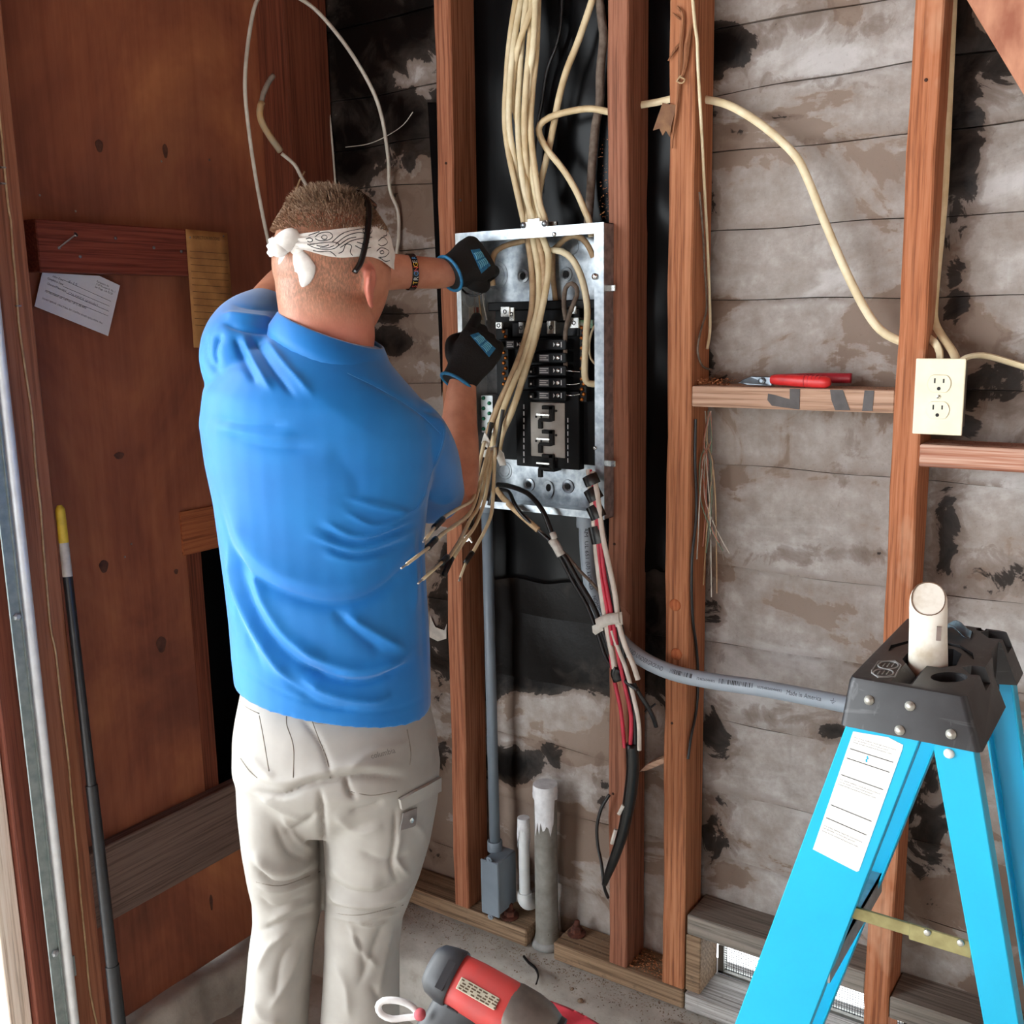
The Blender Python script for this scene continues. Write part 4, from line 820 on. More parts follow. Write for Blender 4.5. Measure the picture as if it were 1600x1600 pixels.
# --- head shape
TH = math.radians(36); hf = HD*math.cos(TH)+RH*math.sin(TH); hr = RH*math.cos(TH)-HD*math.sin(TH); hu = np.array([0, 0, 1.0])
HC = vp(521, 418, 1.625)
def headpt(az, el, off=0.0):
    """az 0 = face, +90 = his right; el latitude"""
    ca, sa, ce, se = math.cos(az), math.sin(az), math.cos(el), math.sin(el)
    x, y, z = 0.099*ce*ca, 0.079*ce*sa, 0.122*se
    if z > 0.05: z = 0.05+(z-0.05)*0.80
    if z < -0.01:
        k = min(1, (-0.01-z)/0.11); y *= 1-0.22*k; x = x*(1-0.10*k) if x > 0 else x*(1-0.38*k)
        if x > 0: x += 0.012*k
    if x < 0 and z > -0.04: x *= 1.04
    g = lambda a0, z0, wa, wz: math.exp(-((az-a0)/wa)**2-((z-z0)/wz)**2)
    r = 1.0
    x += 0.026*g(0, -0.030, .16, .016)+0.014*g(0, -0.010, .12, .018)+0.008*g(0, 0.018, .55, .010)-0.008*(g(.36, 0.0, .16, .010)+g(-.36, 0.0, .16, .010))+0.006*g(0, -0.062, .3, .006)+0.005*g(0, -0.072, .26, .005)+0.010*g(0, -0.098, .34, .016)
    v = np.array([x, y, z]); v = v*(1+off/np.linalg.norm(v))
    return HC+hf*v[0]+hr*v[1]+hu*v[2]
def headgrid(off=0.0, na=72, ne=48):
    R = []
    for j in range(ne+1):
        el = -math.pi/2+math.pi*j/ne; R.append([headpt(2*math.pi*i/na if i < na/2 else 2*math.pi*i/na-2*math.pi, el, off) for i in range(na)])
    return loft(R)
neck = tube(smoothline(np.array([HC-hu*0.045-hf*0.036, vp(521, 510, 1.605), vp(512, 575, 1.60)]), 0.02), 0.064, 28)
nape = tube(smoothline(np.array([HC-hu*0.020-hf*0.046, HC-hu*0.075-hf*0.040, vp(508, 530, 1.59)]), 0.02), 0.056, 24)
earc = HC+hr*0.078-hu*0.034-hf*0.006
def earshape(sgn):
    c = HC+hr*0.076*sgn-hu*0.034-hf*0.004; o = hr*sgn
    helix = []
    for t_ in np.linspace(-2.3, 2.2, 14):
        helix.append(c + hu*0.031*math.cos(t_)*1.0 + (-hf)*0.017*(math.sin(t_+1.6)*0.9) + o*(0.010+0.006*math.cos(t_)))
    arc = [*[c+hf*a_*.8+hu*b_*.86+o*e_*.75 for a_, b_, e_ in ((.010,-.004,0),(.008,.020,.010),(-.002,.032,.014),(-.014,.026,.018),(-.019,.008,.018),(-.015,-.012,.014),(-.007,-.028,.009),(.002,-.034,.006),(.006,-.026,.003))]]
    hel = tube(smoothline(arc, 0.004), 0.0042, 10)
    R = []
    for k in range(9):
        f = -1+2*k/8; rr = math.sqrt(max(0.02, 1-f*f)); R.append(ring(c-hf*0.003+o*0.004+hu*0.025*f, hf*0.011*rr, o*0.006*rr+(-hf)*0.002, 14))
    return join(hel, loft(R))
arm_l = limb([(395,600,1.61,.042),(392,560,1.63,.046),(402,522,1.71,.047),(432,474,1.80,.045),(470,434,1.87,.040),(520,428,1.90,.041),(580,425,1.93,.037),(640,425,1.955,.031),(690,427,1.985,.0285),(715,420,2.005,.023),(740,408,2.03,.016)])
arm_r = limb([(615,660,1.61,.042),(640,690,1.64,.046),(657,720,1.69,.047),(680,765,1.78,.045),(704,792,1.86,.039),(712,760,1.885,.041),(716,710,1.915,.040),(718,655,1.945,.034),(722,605,1.965,.028),(729,582,1.978,.022),(740,555,1.995,.015)])
tors = loft([sec(y, xl, xr, d, th, yr=y+max(0, int((720-y)*.2))) for y, xl, xr, d, th in [(550,455,580,1.605,.045),(590,410,610,1.60,.07),(650,365,640,1.60,.10),(720,350,650,1.60,.11),(840,370,640,1.60,.105),(960,385,645,1.60,.10),(1060,392,650,1.60,.10),(1150,395,655,1.60,.10),(1230,400,655,1.60,.09)]])
def leg(pts):
    R = []
    for y, xl, xr, d, th in pts: R.append(sec(y, xl, xr, d, th, 30))
    return R
legL = [(1160,395,520,1.60,.095),(1280,400,500,1.60,.085),(1400,415,492,1.61,.065),(1500,400,478,1.60,.06),(1700,395,462,1.59,.055)]
legR = [(1160,520,660,1.60,.095),(1280,515,655,1.60,.085),(1400,522,630,1.61,.065),(1500,520,610,1.60,.06),(1700,522,600,1.59,.055)]
bodyg = join(headgrid(), neck, nape, earshape(1), earshape(-1), arm_l, arm_r, tors, loft(leg(legL)), loft(leg(legR)))
bv, bf, bn = remesh(bodyg, 0.0042, 10, 0.5)
body = obj('body', (bv, bf), m_skin, man, smooth=True)
loc = bv-HC; lx, ly, lz = loc@hf, loc@hr, loc@hu
def sstep(a, b, x): t_ = np.clip((x-a)/(b-a), 0, 1); return t_*t_*(3-2*t_)
onhead = (np.linalg.norm(loc*np.array([1, 1, .8]), axis=1) < 0.16)
buzz = np.where(onhead, sstep(-0.105, -0.03, lz)*sstep(0.035, -0.005, lx+0.02)*0.9, 0); buzz = np.maximum(buzz, np.where(onhead, sstep(0.02, 0.05, lz)*sstep(0.075, 0.03, lx), 0))
ear = np.where(onhead & (abs(ly) > 0.079), 1.0, 0); buzz = buzz*(1-ear); flush = np.clip(ear*0.8+np.where(onhead, sstep(-0.06, -0.10, lz)*.55, 0), 0, 1)
for nm, a in (('buzz', buzz), ('flush', flush)):
    at = body.data.attributes.new(nm, 'FLOAT', 'POINT'); at.data.foreach_set('value', a.astype(np.float32))

# --- folds: ridges (+) and creases (-) along lines drawn on the cloth that faces the viewer
def pldist(px, py, line):
    D = np.full(px.shape, 1e9); tt = np.zeros(px.shape); L = np.asarray(line, float)
    seg = np.linalg.norm(np.diff(L, axis=0), axis=1); cum = np.concatenate([[0], np.cumsum(seg)]); tot = cum[-1]
    for i in range(len(L)-1):
        a, b = L[i], L[i+1]; ab = b-a; t_ = np.clip(((px-a[0])*ab[0]+(py-a[1])*ab[1])/(ab@ab), 0, 1)
        d = np.hypot(px-a[0]-t_*ab[0], py-a[1]-t_*ab[1]); m_ = d < D; D = np.where(m_, d, D); tt = np.where(m_, (cum[i]+t_*seg[i])/tot, tt)
    return D, tt
def sm2(line, st=6):
    return smoothline(np.array([(x, y, 0) for x, y in line], float), st)[:, :2] if len(line) > 2 else np.array(line, float)
def folds(v, n, L, ws=1.0, as_=1.0):
    p = proj(v); view = CAM-v; view /= np.linalg.norm(view, axis=1)[:, None]; w = np.clip((np.sum(n*view, 1)-0.05)*2.5, 0, 1); h = np.zeros(len(v))
    for line, wd, amp in L:
        wd, amp = wd*ws, amp*as_; D, t_ = pldist(p[:, 0], p[:, 1], sm2(line)); taper = np.clip(np.sin(np.pi*np.clip(t_, 0.0, 1))*1.6+0.15, 0, 1); h += amp*np.exp(-(D/wd)**1.35)*taper
    return v+n*(h*w)[:, None]
# --- shirt
shirt_secs = [(505,448,596,1.605,.066,40,2.2,545),(520,425,612,1.60,.085,40,2.2,572),(540,392,634,1.598,.103,40,2.2,598),(570,350,654,1.595,.118,40,2.2,620),(606,322,668,1.59,.128,40,2.2,645),(658,316,682,1.59,.136,40,2.2,680),(720,325,680,1.59,.138,40,2.2,728),(780,338,669,1.59,.134),(840,346,663,1.59,.129),(900,354,665,1.59,.127),(960,361,669,1.59,.127),(1020,366,672,1.59,.129)]
SR = [sec(*q) for q in shirt_secs]+[sec(1045, 369, 673, 1.59, .131, yr=1075), sec(1058, 370, 673, 1.59, .133, yr=1108)]
sl_l = limb([(392,610,1.59,.062),(384,562,1.605,.070),(392,530,1.68,.070),(412,508,1.76,.062),(434,496,1.83,.055)], 26)
sl_r = limb([(604,660,1.585,.058),(632,684,1.60,.066),(655,718,1.68,.066),(672,762,1.775,.060),(676,772,1.80,.058)], 26)
sv, sf, sn = remesh(join(loft(SR), sl_l, sl_r), 0.0036, 14, 0.6)
FS = [([(345,790),(362,860),(400,905),(450,930),(510,945),(565,938),(612,912),(642,878),(657,835)], 11, -.012), ([(350,770),(385,850),(430,890),(500,915),(560,910),(605,885)], 22, .009),
      ([(352,840),(366,915),(392,975),(430,1035),(470,1078)], 8, .010), ([(345,860),(358,930),(380,985),(410,1040)], 7, -.007), ([(370,880),(395,950),(430,1005),(480,1045),(540,1062)], 9, -.009), ([(380,870),(415,945),(455,1000),(510,1030)], 9, .008),
      ([(455,1000),(500,1030),(560,1045),(610,1035),(640,1018)], 9, .009), ([(470,1040),(520,1062),(580,1064),(636,1036)], 5, -.008), ([(520,1052),(575,1052),(635,1030)], 5, .006), ([(470,1060),(520,1085),(580,1095),(612,1085)], 8, .009), ([(440,1058),(500,1100),(560,1108)], 6, -.005),
      ([(540,960),(580,985),(620,1008),(634,1012)], 9, .009), ([(520,955),(560,990),(600,1020)], 8, -.006), ([(540,802),(590,820),(640,800)], 4, .005), ([(505,815),(565,838),(642,812)], 5, .006), ([(490,822),(560,847),(645,820)], 4, -.005), ([(480,835),(560,857),(648,828)], 5, .006), ([(500,850),(560,868),(640,846)], 4, -.005), ([(505,866),(560,876),(605,868)], 5, .004), ([(540,778),(590,792),(636,802)], 4, .005),
      ([(330,652),(390,663),(450,665)], 7, -.004), ([(345,678),(420,697),(490,700)], 8, -.004), ([(335,665),(400,680),(470,684)], 9, .004),
      ([(318,520),(322,560),(345,585)], 6, -.006), ([(345,520),(335,545),(338,575)], 5, -.007), ([(366,525),(380,560),(400,600)], 5, -.006), ([(378,523),(398,565),(425,610)], 6, .006), ([(392,523),(425,575),(460,620)], 5, -.006), ([(412,525),(450,575),(490,620)], 6, .005), ([(350,505),(385,515),(425,520)], 5, -.006), ([(345,490),(385,495),(430,500)], 6, .006), ([(360,475),(400,482),(440,485)], 4, -.004),
      ([(540,582),(600,610),(655,645),(688,676)], 3, -.0022), ([(690,640),(692,685),(674,738),(656,788),(640,800)], 3, .003), ([(640,800),(600,788),(560,780)], 3, .003), ([(676,652),(690,660),(705,690)], 5, .004), ([(660,640),(690,648),(700,670)], 4, -.004),
      ([(660,770),(690,785),(715,775)], 10, .006), ([(655,815),(660,900),(662,980),(664,1060)], 6, -.004), ([(650,830),(650,900),(648,960)], 7, .004), ([(520,700),(560,760),(540,800)], 30, -.004), ([(440,560),(520,640),(600,690)], 26, .003),
      ([(373,1040),(420,1072),(480,1098),(560,1112),(620,1108),(668,1088)], 2.5, -.0018)]
sv = folds(sv, sn, FS)
shirt = obj('polo_shirt', (sv, sf), m_shirt, man, smooth=True)
def bvh(v, f): return BVHTree.FromPolygons([Vector(q) for q in v], f)
def stick(tree, px, py, off=0.001):
    d = ray(px, py); d = d/np.linalg.norm(d); hit, nrm, _, dist = tree.ray_cast(Vector(CAM), Vector(d))
    if hit is None: return None, None
    return np.array(hit)+np.array(nrm)*off, np.array(nrm)
def surf_line(tree, line, r, m, name, parent, off=0.0, n=6, step=6):
    P = []
    for q in sm2(line, step):
        h, _ = stick(tree, q[0], q[1], off)
        if h is not None: P.append(h)
    if len(P) > 2:
        P = np.array(P); Q = P.copy()
        for _ in range(2): Q[1:-1] = (Q[:-2]+2*Q[1:-1]+Q[2:])/4
        return obj(name, tube(Q, r, n), m, parent, smooth=True)
Tsh = bvh(sv, sf)
m_stitch = plain('blue_stitch', (60,140,214), 0.6)
for ln in ([(543,583),(600,611),(655,646),(689,678)], [(692,645),(692,688),(674,738),(656,788),(641,800)]): surf_line(Tsh, ln, 0.0007, m_stitch, 'seam', shirt)
# collar: folded band round the neck
cc = [(438,503),(455,530),(490,555),(530,572),(570,583),(603,590)]
colring_in, colring_out, colring_bot = [], [], []
nb = 40; c0 = vp(519, 548, 1.600)
for k in range(nb):
    a = 2*math.pi*k/nb; rx, ry = math.cos(a), math.sin(a)
    tilt = -0.030*rx
    up_ = 0.030+0.006*ry
    colring_in.append(c0+RH*0.074*rx+HD*0.074*ry+hu*(up_+tilt)); colring_out.append(c0+RH*0.080*rx+HD*0.080*ry+hu*(up_+tilt+0.001)); colring_bot.append(c0+RH*0.097*rx+HD*0.100*ry+hu*(-0.020+tilt*1.6))
collar = loft([[p-hu*0.05 for p in colring_in], colring_in, [(a+b)/2+hu*0.0025 for a, b in zip(colring_in, colring_out)], colring_out, [(a*0.45+b*0.55)+unit((b-c0)*np.array([1,1,0]))*0.004 for a, b in zip(colring_out, colring_bot)], colring_bot, [p-hu*0.003-unit((p-c0)*np.array([1,1,0]))*0.004 for p in colring_bot]], cap=False)
obj('collar', collar, m_shirt, shirt, smooth=True)

# --- trousers
hip = [sec(1035, 384, 662, 1.595, .100), sec(1075, 379, 666, 1.595, .108, back=.002), sec(1115, 373, 676, 1.595, .120, back=.012), sec(1140, 371, 683, 1.595, .129, back=.018), sec(1185, 372, 689, 1.595, .132, back=.024), sec(1225, 380, 684, 1.59, .118, back=.012), sec(1275, 396, 670, 1.59, .085)]
lgL = [sec(y, xl, xr, d, th, 34) for y, xl, xr, d, th in [(1190,374,520,1.59,.118),(1250,377,502,1.585,.112),(1310,383,500,1.585,.104),(1360,390,503,1.59,.092),(1395,397,503,1.60,.082),(1430,398,500,1.60,.078),(1480,391,490,1.595,.076),(1540,386,484,1.59,.075),(1600,379,480,1.585,.075),(1800,372,474,1.58,.075),(1975,366,474,1.57,.078)]]
lgR = [sec(y, xl, xr, d, th, 34) for y, xl, xr, d, th in [(1190,500,688,1.59,.120),(1250,505,684,1.585,.114),(1310,508,673,1.585,.106),(1360,510,658,1.59,.094),(1395,510,644,1.60,.085),(1430,508,630,1.60,.080),(1480,508,624,1.595,.076),(1540,505,624,1.59,.075),(1600,501,624,1.585,.075),(1800,500,628,1.58,.075),(1975,498,632,1.57,.078)]]
tv, tf, tn = remesh(join(loft(hip), loft(lgL), loft(lgR)), 0.0040, 14, 0.6)
FT = [([(398,1236),(440,1242),(480,1226),(530,1216),(580,1212),(628,1214)], 7, -.012), ([(390,1210),(440,1222),(500,1208),(560,1196),(630,1200)], 14, .007), ([(500,1236),(504,1290),(508,1350),(505,1400)], 6, -.014), ([(540,1216),(545,1235),(555,1248)], 5, -.008),
      ([(405,1245),(440,1265),(478,1282)], 7, .006), ([(440,1300),(470,1290),(495,1270)], 8, -.006), ([(395,1330),(420,1358),(455,1362),(490,1345)], 12, .010), ([(396,1352),(425,1380),(460,1378),(500,1356)], 7, -.010), ([(400,1385),(440,1392),(498,1372)], 5, .005), ([(402,1400),(430,1420),(480,1400)], 8, -.006),
      ([(440,1270),(465,1310),(490,1330)], 9, .006), ([(430,1290),(450,1330),(480,1345)], 7, -.006), ([(420,1440),(455,1420),(495,1408)], 8, .006), ([(405,1455),(450,1440),(492,1425)], 7, -.006), ([(400,1520),(420,1480),(450,1455)], 8, .006), ([(430,1560),(440,1500),(470,1460)], 9, -.005), ([(395,1560),(410,1590),(440,1600)], 9, .005), ([(470,1480),(450,1530),(420,1580)], 8, .005),
      ([(505,1385),(530,1405),(575,1412),(620,1400),(645,1382)], 8, .012), ([(507,1410),(540,1424),(590,1428),(636,1408)], 6, -.010), ([(508,1365),(540,1392),(590,1396),(630,1378)], 7, -.009), ([(510,1428),(560,1438),(630,1424)], 4, .005), ([(515,1350),(550,1378),(600,1382)], 14, .008), ([(545,1270),(580,1262),(600,1250)], 8, -.006), ([(520,1270),(560,1300),(600,1290)], 12, .005), ([(560,1330),(600,1345),(640,1335)], 9, -.005),
      ([(530,1445),(560,1470),(570,1520)], 8, -.006), ([(545,1440),(560,1480),(590,1510)], 8, .007), ([(600,1440),(585,1480),(560,1540)], 9, -.006), ([(615,1440),(600,1500),(590,1560)], 8, .005), ([(520,1500),(540,1540),(545,1590)], 9, .005), ([(580,1540),(600,1570),(620,1560)], 8, -.005), ([(555,1440),(580,1446),(605,1440)], 4, .006),
      ([(536,1212),(580,1175),(625,1165),(640,1150)], 10, .004), ([(470,1120),(500,1160),(520,1215)], 6, -.004), ([(375,1160),(400,1215),(440,1235)], 8, -.005), ([(390,1180),(410,1200),(430,1215)], 6, .005), ([(618,1264),(616,1310),(612,1355),(622,1380)], 4, -.006), ([(626,1300),(620,1340),(640,1370)], 7, .006), ([(640,1280),(660,1300),(668,1330)], 9, .004)]
tv = folds(tv, tn, FT, .72, .85)
pants = obj('trousers', (tv, tf), m_pant, man, smooth=True)
Ttr = bvh(tv, tf)
m_seam = plain('trouser_seam', (128,120,110), 0.8)
for ln in ([(368,1088),(385,1105),(405,1115)], [(432,1085),(448,1105),(447,1130),(458,1165),(458,1215)], [(487,1125),(500,1160),(510,1185),(516,1216)], [(492,1130),(515,1131),(545,1127),(580,1117)], [(376,1185),(390,1205),(402,1215)], [(405,1118),(411,1150),(416,1180),(420,1205)],
           [(400,1378),(440,1384),(500,1362)], [(508,1424),(560,1430),(630,1414)], [(545,1236),(580,1243),(620,1236)], [(636,1140),(642,1175),(640,1195)]): surf_line(Ttr, ln, 0.0008, m_seam, 'seam', pants)
def patch(tree, poly, off, th, m, name, parent, sub=6):
    """cloth patch following the surface under a pixel polygon (quad)"""
    q = np.array(poly, float); P = []
    for i in range(sub+1):
        for j in range(sub+1):
            u, v_ = i/sub, j/sub; xy = q[0]*(1-u)*(1-v_)+q[1]*u*(1-v_)+q[2]*u*v_+q[3]*(1-u)*v_
            h, nn = stick(tree, xy[0], xy[1], off)
            if h is None: return None
            P.append((h, nn))
    A = np.array([p for p, _ in P]); N = unit(np.mean([n_ for _, n_ in P], 0)); k = sub+1
    Fc = [(i*k+j, (i+1)*k+j, (i+1)*k+j+1, i*k+j+1) for i in range(sub) for j in range(sub)]; rim = [i*k for i in range(k)]+[sub*k+j for j in range(1, k)]+[i*k+sub for i in range(sub-1, -1, -1)]+[j for j in range(sub-1, 0, -1)]
    n0 = len(A); V = np.vstack([A, A-N*th]); Fc = Fc+[(rim[i], rim[(i+1) % len(rim)], rim[(i+1) % len(rim)]+n0, rim[i]+n0) for i in range(len(rim))]
    return obj(name, (V, Fc), m, parent, smooth=True, autosmooth=40)
pk = patch(Ttr, [(624,1262),(684,1238),(672,1330),(614,1378)], 0.004, 0.004, m_pant, 'cargo_pocket', pants)
fp = patch(Ttr, [(623,1246),(684,1214),(684,1236),(626,1262)], 0.0065, 0.005, m_pant, 'pocket_flap', pants)
pt = patch(Ttr, [(628,1268),(648,1260),(646,1288),(624,1295)], 0.0062, 0.002, plain('tab_grey', (120,114,112), 0.7), 'pocket_tab', pants)
h, nn = stick(Ttr, 640, 1280, 0.006)
if h is not None: obj('snap', lathe([(0.004,0),(0.004,0.0015),(0.001,0.002)], h, nn, 12), m_silver, pants)
def surf_text(tree, s, p0, p1, size, m, name, parent, off=0.0008):
    g, f = textgeo(s, 1.0); w = g[:, 0].max(); p0, p1 = np.array(p0, float), np.array(p1, float); dx = (p1-p0); L = np.linalg.norm(dx); dx /= L; up2 = np.array([dx[1], -dx[0]]); V = []
    for x, y, _ in g:
        q = p0+dx*(x/w*L)+up2*y*size; h, nn = stick(tree, q[0], q[1], off)
        if h is None: return None
        V.append(h)
    return obj(name, (np.array(V), f), m, parent)
surf_text(Ttr, 'columbia', (580,1186), (618,1176), 13, plain('thread_grey', (112,106,104), 0.7), 'embroidery', pants)
# boots standing on the floor
for x_, y_ in ((420,1975),(565,1975)):
    c = vp(x_, y_, 1.58); c[2] = ZFLOOR; dirb = unit(HD*0.95+RH*0.2); sd = np.cross(dirb, hu)
    R = [ring(c+dirb*a_+hu*z_, sd*w_, hu*h_, 18, 2.6) for a_, z_, w_, h_ in ((-.11,.05,.02,.03),(-.10,.055,.036,.05),(-.03,.06,.042,.058),(.06,.045,.046,.043),(.13,.034,.044,.032),(.17,.028,.026,.022))]
    obj('boot', join(loft(R), tube(np.array([c+hu*0.06-dirb*0.05, c+hu*0.16-dirb*0.045]), 0.048, 18)), plain('boot_leather', (74,52,38), 0.7), man, smooth=True, autosmooth=50)

# --- hair on top, bandana, glasses
m_hair = plain('hair_blond_brown', (178,150,126), 0.5, 0, (118,92,72), 240, stretch=(1,1,1), spec=0.4)
def hairgeo():
    R = []; na, ne = 64, 14
    for j in range(ne+1):
        el = math.radians(40+50*j/ne); row = []
        for i in range(na):
            az = 2*math.pi*i/na-math.pi; front = 0.5+0.5*math.cos(az)
            row.append(headpt(az, el, -0.001+0.007*(j/ne)**.7+0.0012*math.sin(i*7.3+j*3.1)))
        R.append(row)
    return loft(R)
def strands():
    G = []; r_ = np.random.default_rng(11)
    for _ in range(7000):
        az = r_.uniform(-math.pi, math.pi); el = math.radians(90-math.sqrt(r_.uniform(0, 1))*66); 
        a = headpt(az, el, 0.004); L = 0.004+0.018*sstep(.62, 1.15, np.array([el]))[0]*r_.uniform(.5, 1)
        nrm = unit(a-HC); comb = unit(-hf*0.55+hr*r_.normal(0, .35)+hu*0.25+nrm*0.55+np.array(r_.normal(0, .12, 3)))
        if math.cos(az) > 0.2 and el > 1.0: comb = unit(hf*0.2+hr*0.5+nrm*0.45+np.array(r_.normal(0, .15, 3)))
        s = unit(np.cross(comb, nrm))*0.0007; b = a+comb*L*0.55+nrm*0.003; c = a+comb*L
        G.append((np.array([a-s, a+s, b+s*.8, b-s*.8, c]), [(0,1,2,3), (3,2,4)]))
    return join(*G)
hair = obj('hair', join(hairgeo(), strands()), m_hair, man, smooth=True, autosmooth=60)
m_bandw = plain('bandana_white', (234,231,226), 0.85, 0, (214,210,204), 60)
bandana = thing('bandana', HC, 'white paisley bandana tied round the head with a knot at the back', 'bandana')
def bandfn(u, v):
    az = (u*2-1)*math.pi; wd = 0.5+0.5*math.cos(az); lo, hi = 0.018-0.022*wd, 0.040+0.034*wd
    lo += 0.004*math.sin(az*5); z = lo+(hi-lo)*v; el = math.asin(max(-1, min(1, z/0.122)))
    return headpt(az, el, 0.0045+0.003*math.sin(math.pi*v)+0.0012*math.sin(v*19+az*3)*(1.3-wd))
bg_ = grid(bandfn, 96, 16); bnd = obj('band', bg_, m_bandw, bandana, smooth=True); Tbd = bvh(*bg_)
PZ = [[(770,402),(800,380),(850,374),(872,394),(852,416),(800,422),(772,410)], [(808,402),(820,390),(838,394),(840,408),(826,416),(812,410),(808,402)], [(868,430),(930,380),(1000,360),(1062,352)], [(888,442),(950,396),(1020,376),(1085,388)], [(902,452),(960,412),(1005,402)], [(915,462),(975,424),(1040,408),(1095,402)],
      [(985,352),(1010,338),(1050,336),(1085,346),(1096,368),(1078,388),(1052,380),(1042,362),(1058,352)], [(728,442),(770,462),(830,472),(882,466),(906,440),(862,430),(800,436),(740,444)], [(780,450),(820,456),(850,446)], [(800,462),(840,464),(880,450)], [(905,494),(930,482),(948,442),(980,452),(972,490),(1012,522),(1050,502),(1080,520)], [(760,478),(800,486),(850,482),(880,500),(900,520)],
      [(735,392),(770,380),(812,366),(860,352),(940,336),(1010,324),(1080,318)], [(1132,424),(1160,402),(1184,432),(1152,452),(1132,442)], [(1122,482),(1150,462),(1192,482),(1172,512),(1132,518)], [(1140,484),(1158,478),(1164,492),(1148,498),(1140,488)], [(1150,350),(1172,362),(1180,390),(1160,396)], [(1118,530),(1140,520),(1170,540),(1196,535)], [(920,530),(960,520),(990,545),(1010,560)], [(1010,430),(1050,440),(1080,430)], [(1000,450),(1040,470),(1090,460)], [(720,412),(745,406),(760,420),(744,430),(728,424)]]
for ln in PZ: surf_line(Tbd, [(280+.275*x, 260+.275*y) for x, y in ln], .0009, plain('bandana_ink', (36,38,42), 0.8), 'printed_line', bnd, .0004, 5, 1.5)
for x, y in [(748,374),(772,366),(796,358),(820,350),(845,344),(870,340),(895,335),(918,470),(925,484),(915,458),(1140,380),(1165,420),(1100,480),(1000,520),(980,505),(1110,440)]:
    h_, n_ = stick(Tbd, 280+.275*x, 260+.275*y, .0002)
    if h_ is not None: obj('printed_dot', lathe([(.0016,0),(.0014,.0004)], h_, n_, 8), MATS['bandana_ink'], bnd)
kc = HC-hf*0.112+hu*0.030
def blob(c, a, b, d, n=18, m=12):
    R = [ring(np.asarray(c)+np.asarray(d)*math.sin(t_), np.asarray(a)*max(.03, math.cos(t_)), np.asarray(b)*max(.03, math.cos(t_)), n) for t_ in np.linspace(-math.pi/2, math.pi/2, m)]
    return loft(R)
obj('knot', blob(vp(466, 387, 1.540), RH*0.013, HD*0.013, hu*0.014), m_bandw, bandana, smooth=True)
def cloth(pts, wid, th, m, name):
    """folded cloth tail: px,py,d centre line with half widths (m) across the view"""
    P = smoothline(np.array([vp(*q) for q in pts]), 0.006); W = np.interp(np.linspace(0, 1, len(P)), np.linspace(0, 1, len(wid)), wid); T_ = np.gradient(P, axis=0); T_ /= np.linalg.norm(T_, axis=1)[:, None]; R = []
    for i, (p, t_, w) in enumerate(zip(P, T_, W)):
        s = np.cross(t_, HD); s /= np.linalg.norm(s); R.append(ring(p, s*w, HD*max(th*min(1, w/0.008), 0.0012)+s*0.0, 16, 1.7))
    return obj(name, loft(R), m, bandana, smooth=True)
obj('bow_loop', join(blob(vp(445, 378, 1.53), RH*0.021+hu*.004, HD*0.012, hu*0.019+RH*.006), blob(vp(436, 388, 1.528), RH*0.014, HD*0.010, hu*0.013)), m_bandw, bandana, smooth=True)
cloth([(462,390,1.54),(470,405,1.53),(478,425,1.53),(474,445,1.535),(471,456,1.54)], [.007,.012,.016,.009,.001], .006, m_bandw, 'tail')
cloth([(458,392,1.545),(446,402,1.545),(440,415,1.55),(436,424,1.555)], [.006,.008,.007,.002], .005, m_bandw, 'tail')
# sunglasses pushed up on the head, temple arm hooked down behind the ear
m_gls = plain('glasses_black', (14,14,16), 0.25, 0, (9,9,10), 20)
gl = thing('sunglasses', HC+hu*0.1, 'black sunglasses pushed up on the head over the bandana', 'sunglasses')
def hp(azd, eld, off): return headpt(math.radians(azd), math.radians(eld), off)
obj('temple_arm', tube(smoothline([hp(62, 58, .013), hp(76, 46, .013), hp(88, 32, .012), hp(97, 16, .011), hp(104, 2, .010), hp(110, -5, .009)], 0.006), 0.0058, 10, flat=0.5), m_gls, gl, smooth=True)
obj('temple_arm', tube(smoothline([hp(-62, 58, .013), hp(-76, 46, .013), hp(-88, 32, .012), hp(-97, 16, .011), hp(-104, 2, .010)], 0.006), 0.0042, 10, flat=0.6), m_gls, gl, smooth=True)
obj('front_frame', tube(smoothline([hp(a_, 58+8*math.cos(math.radians(a_)), .014) for a_ in np.linspace(-62, 62, 13)], 0.006), 0.0055, 10), m_gls, gl, smooth=True)
for s_ in (-1, 1): obj('lens', grid(lambda u, v: hp(s_*(10+46*u), 62-18*v+4*u, .016), 10, 6, (0,0,0.0015)), m_gls, gl, smooth=True)

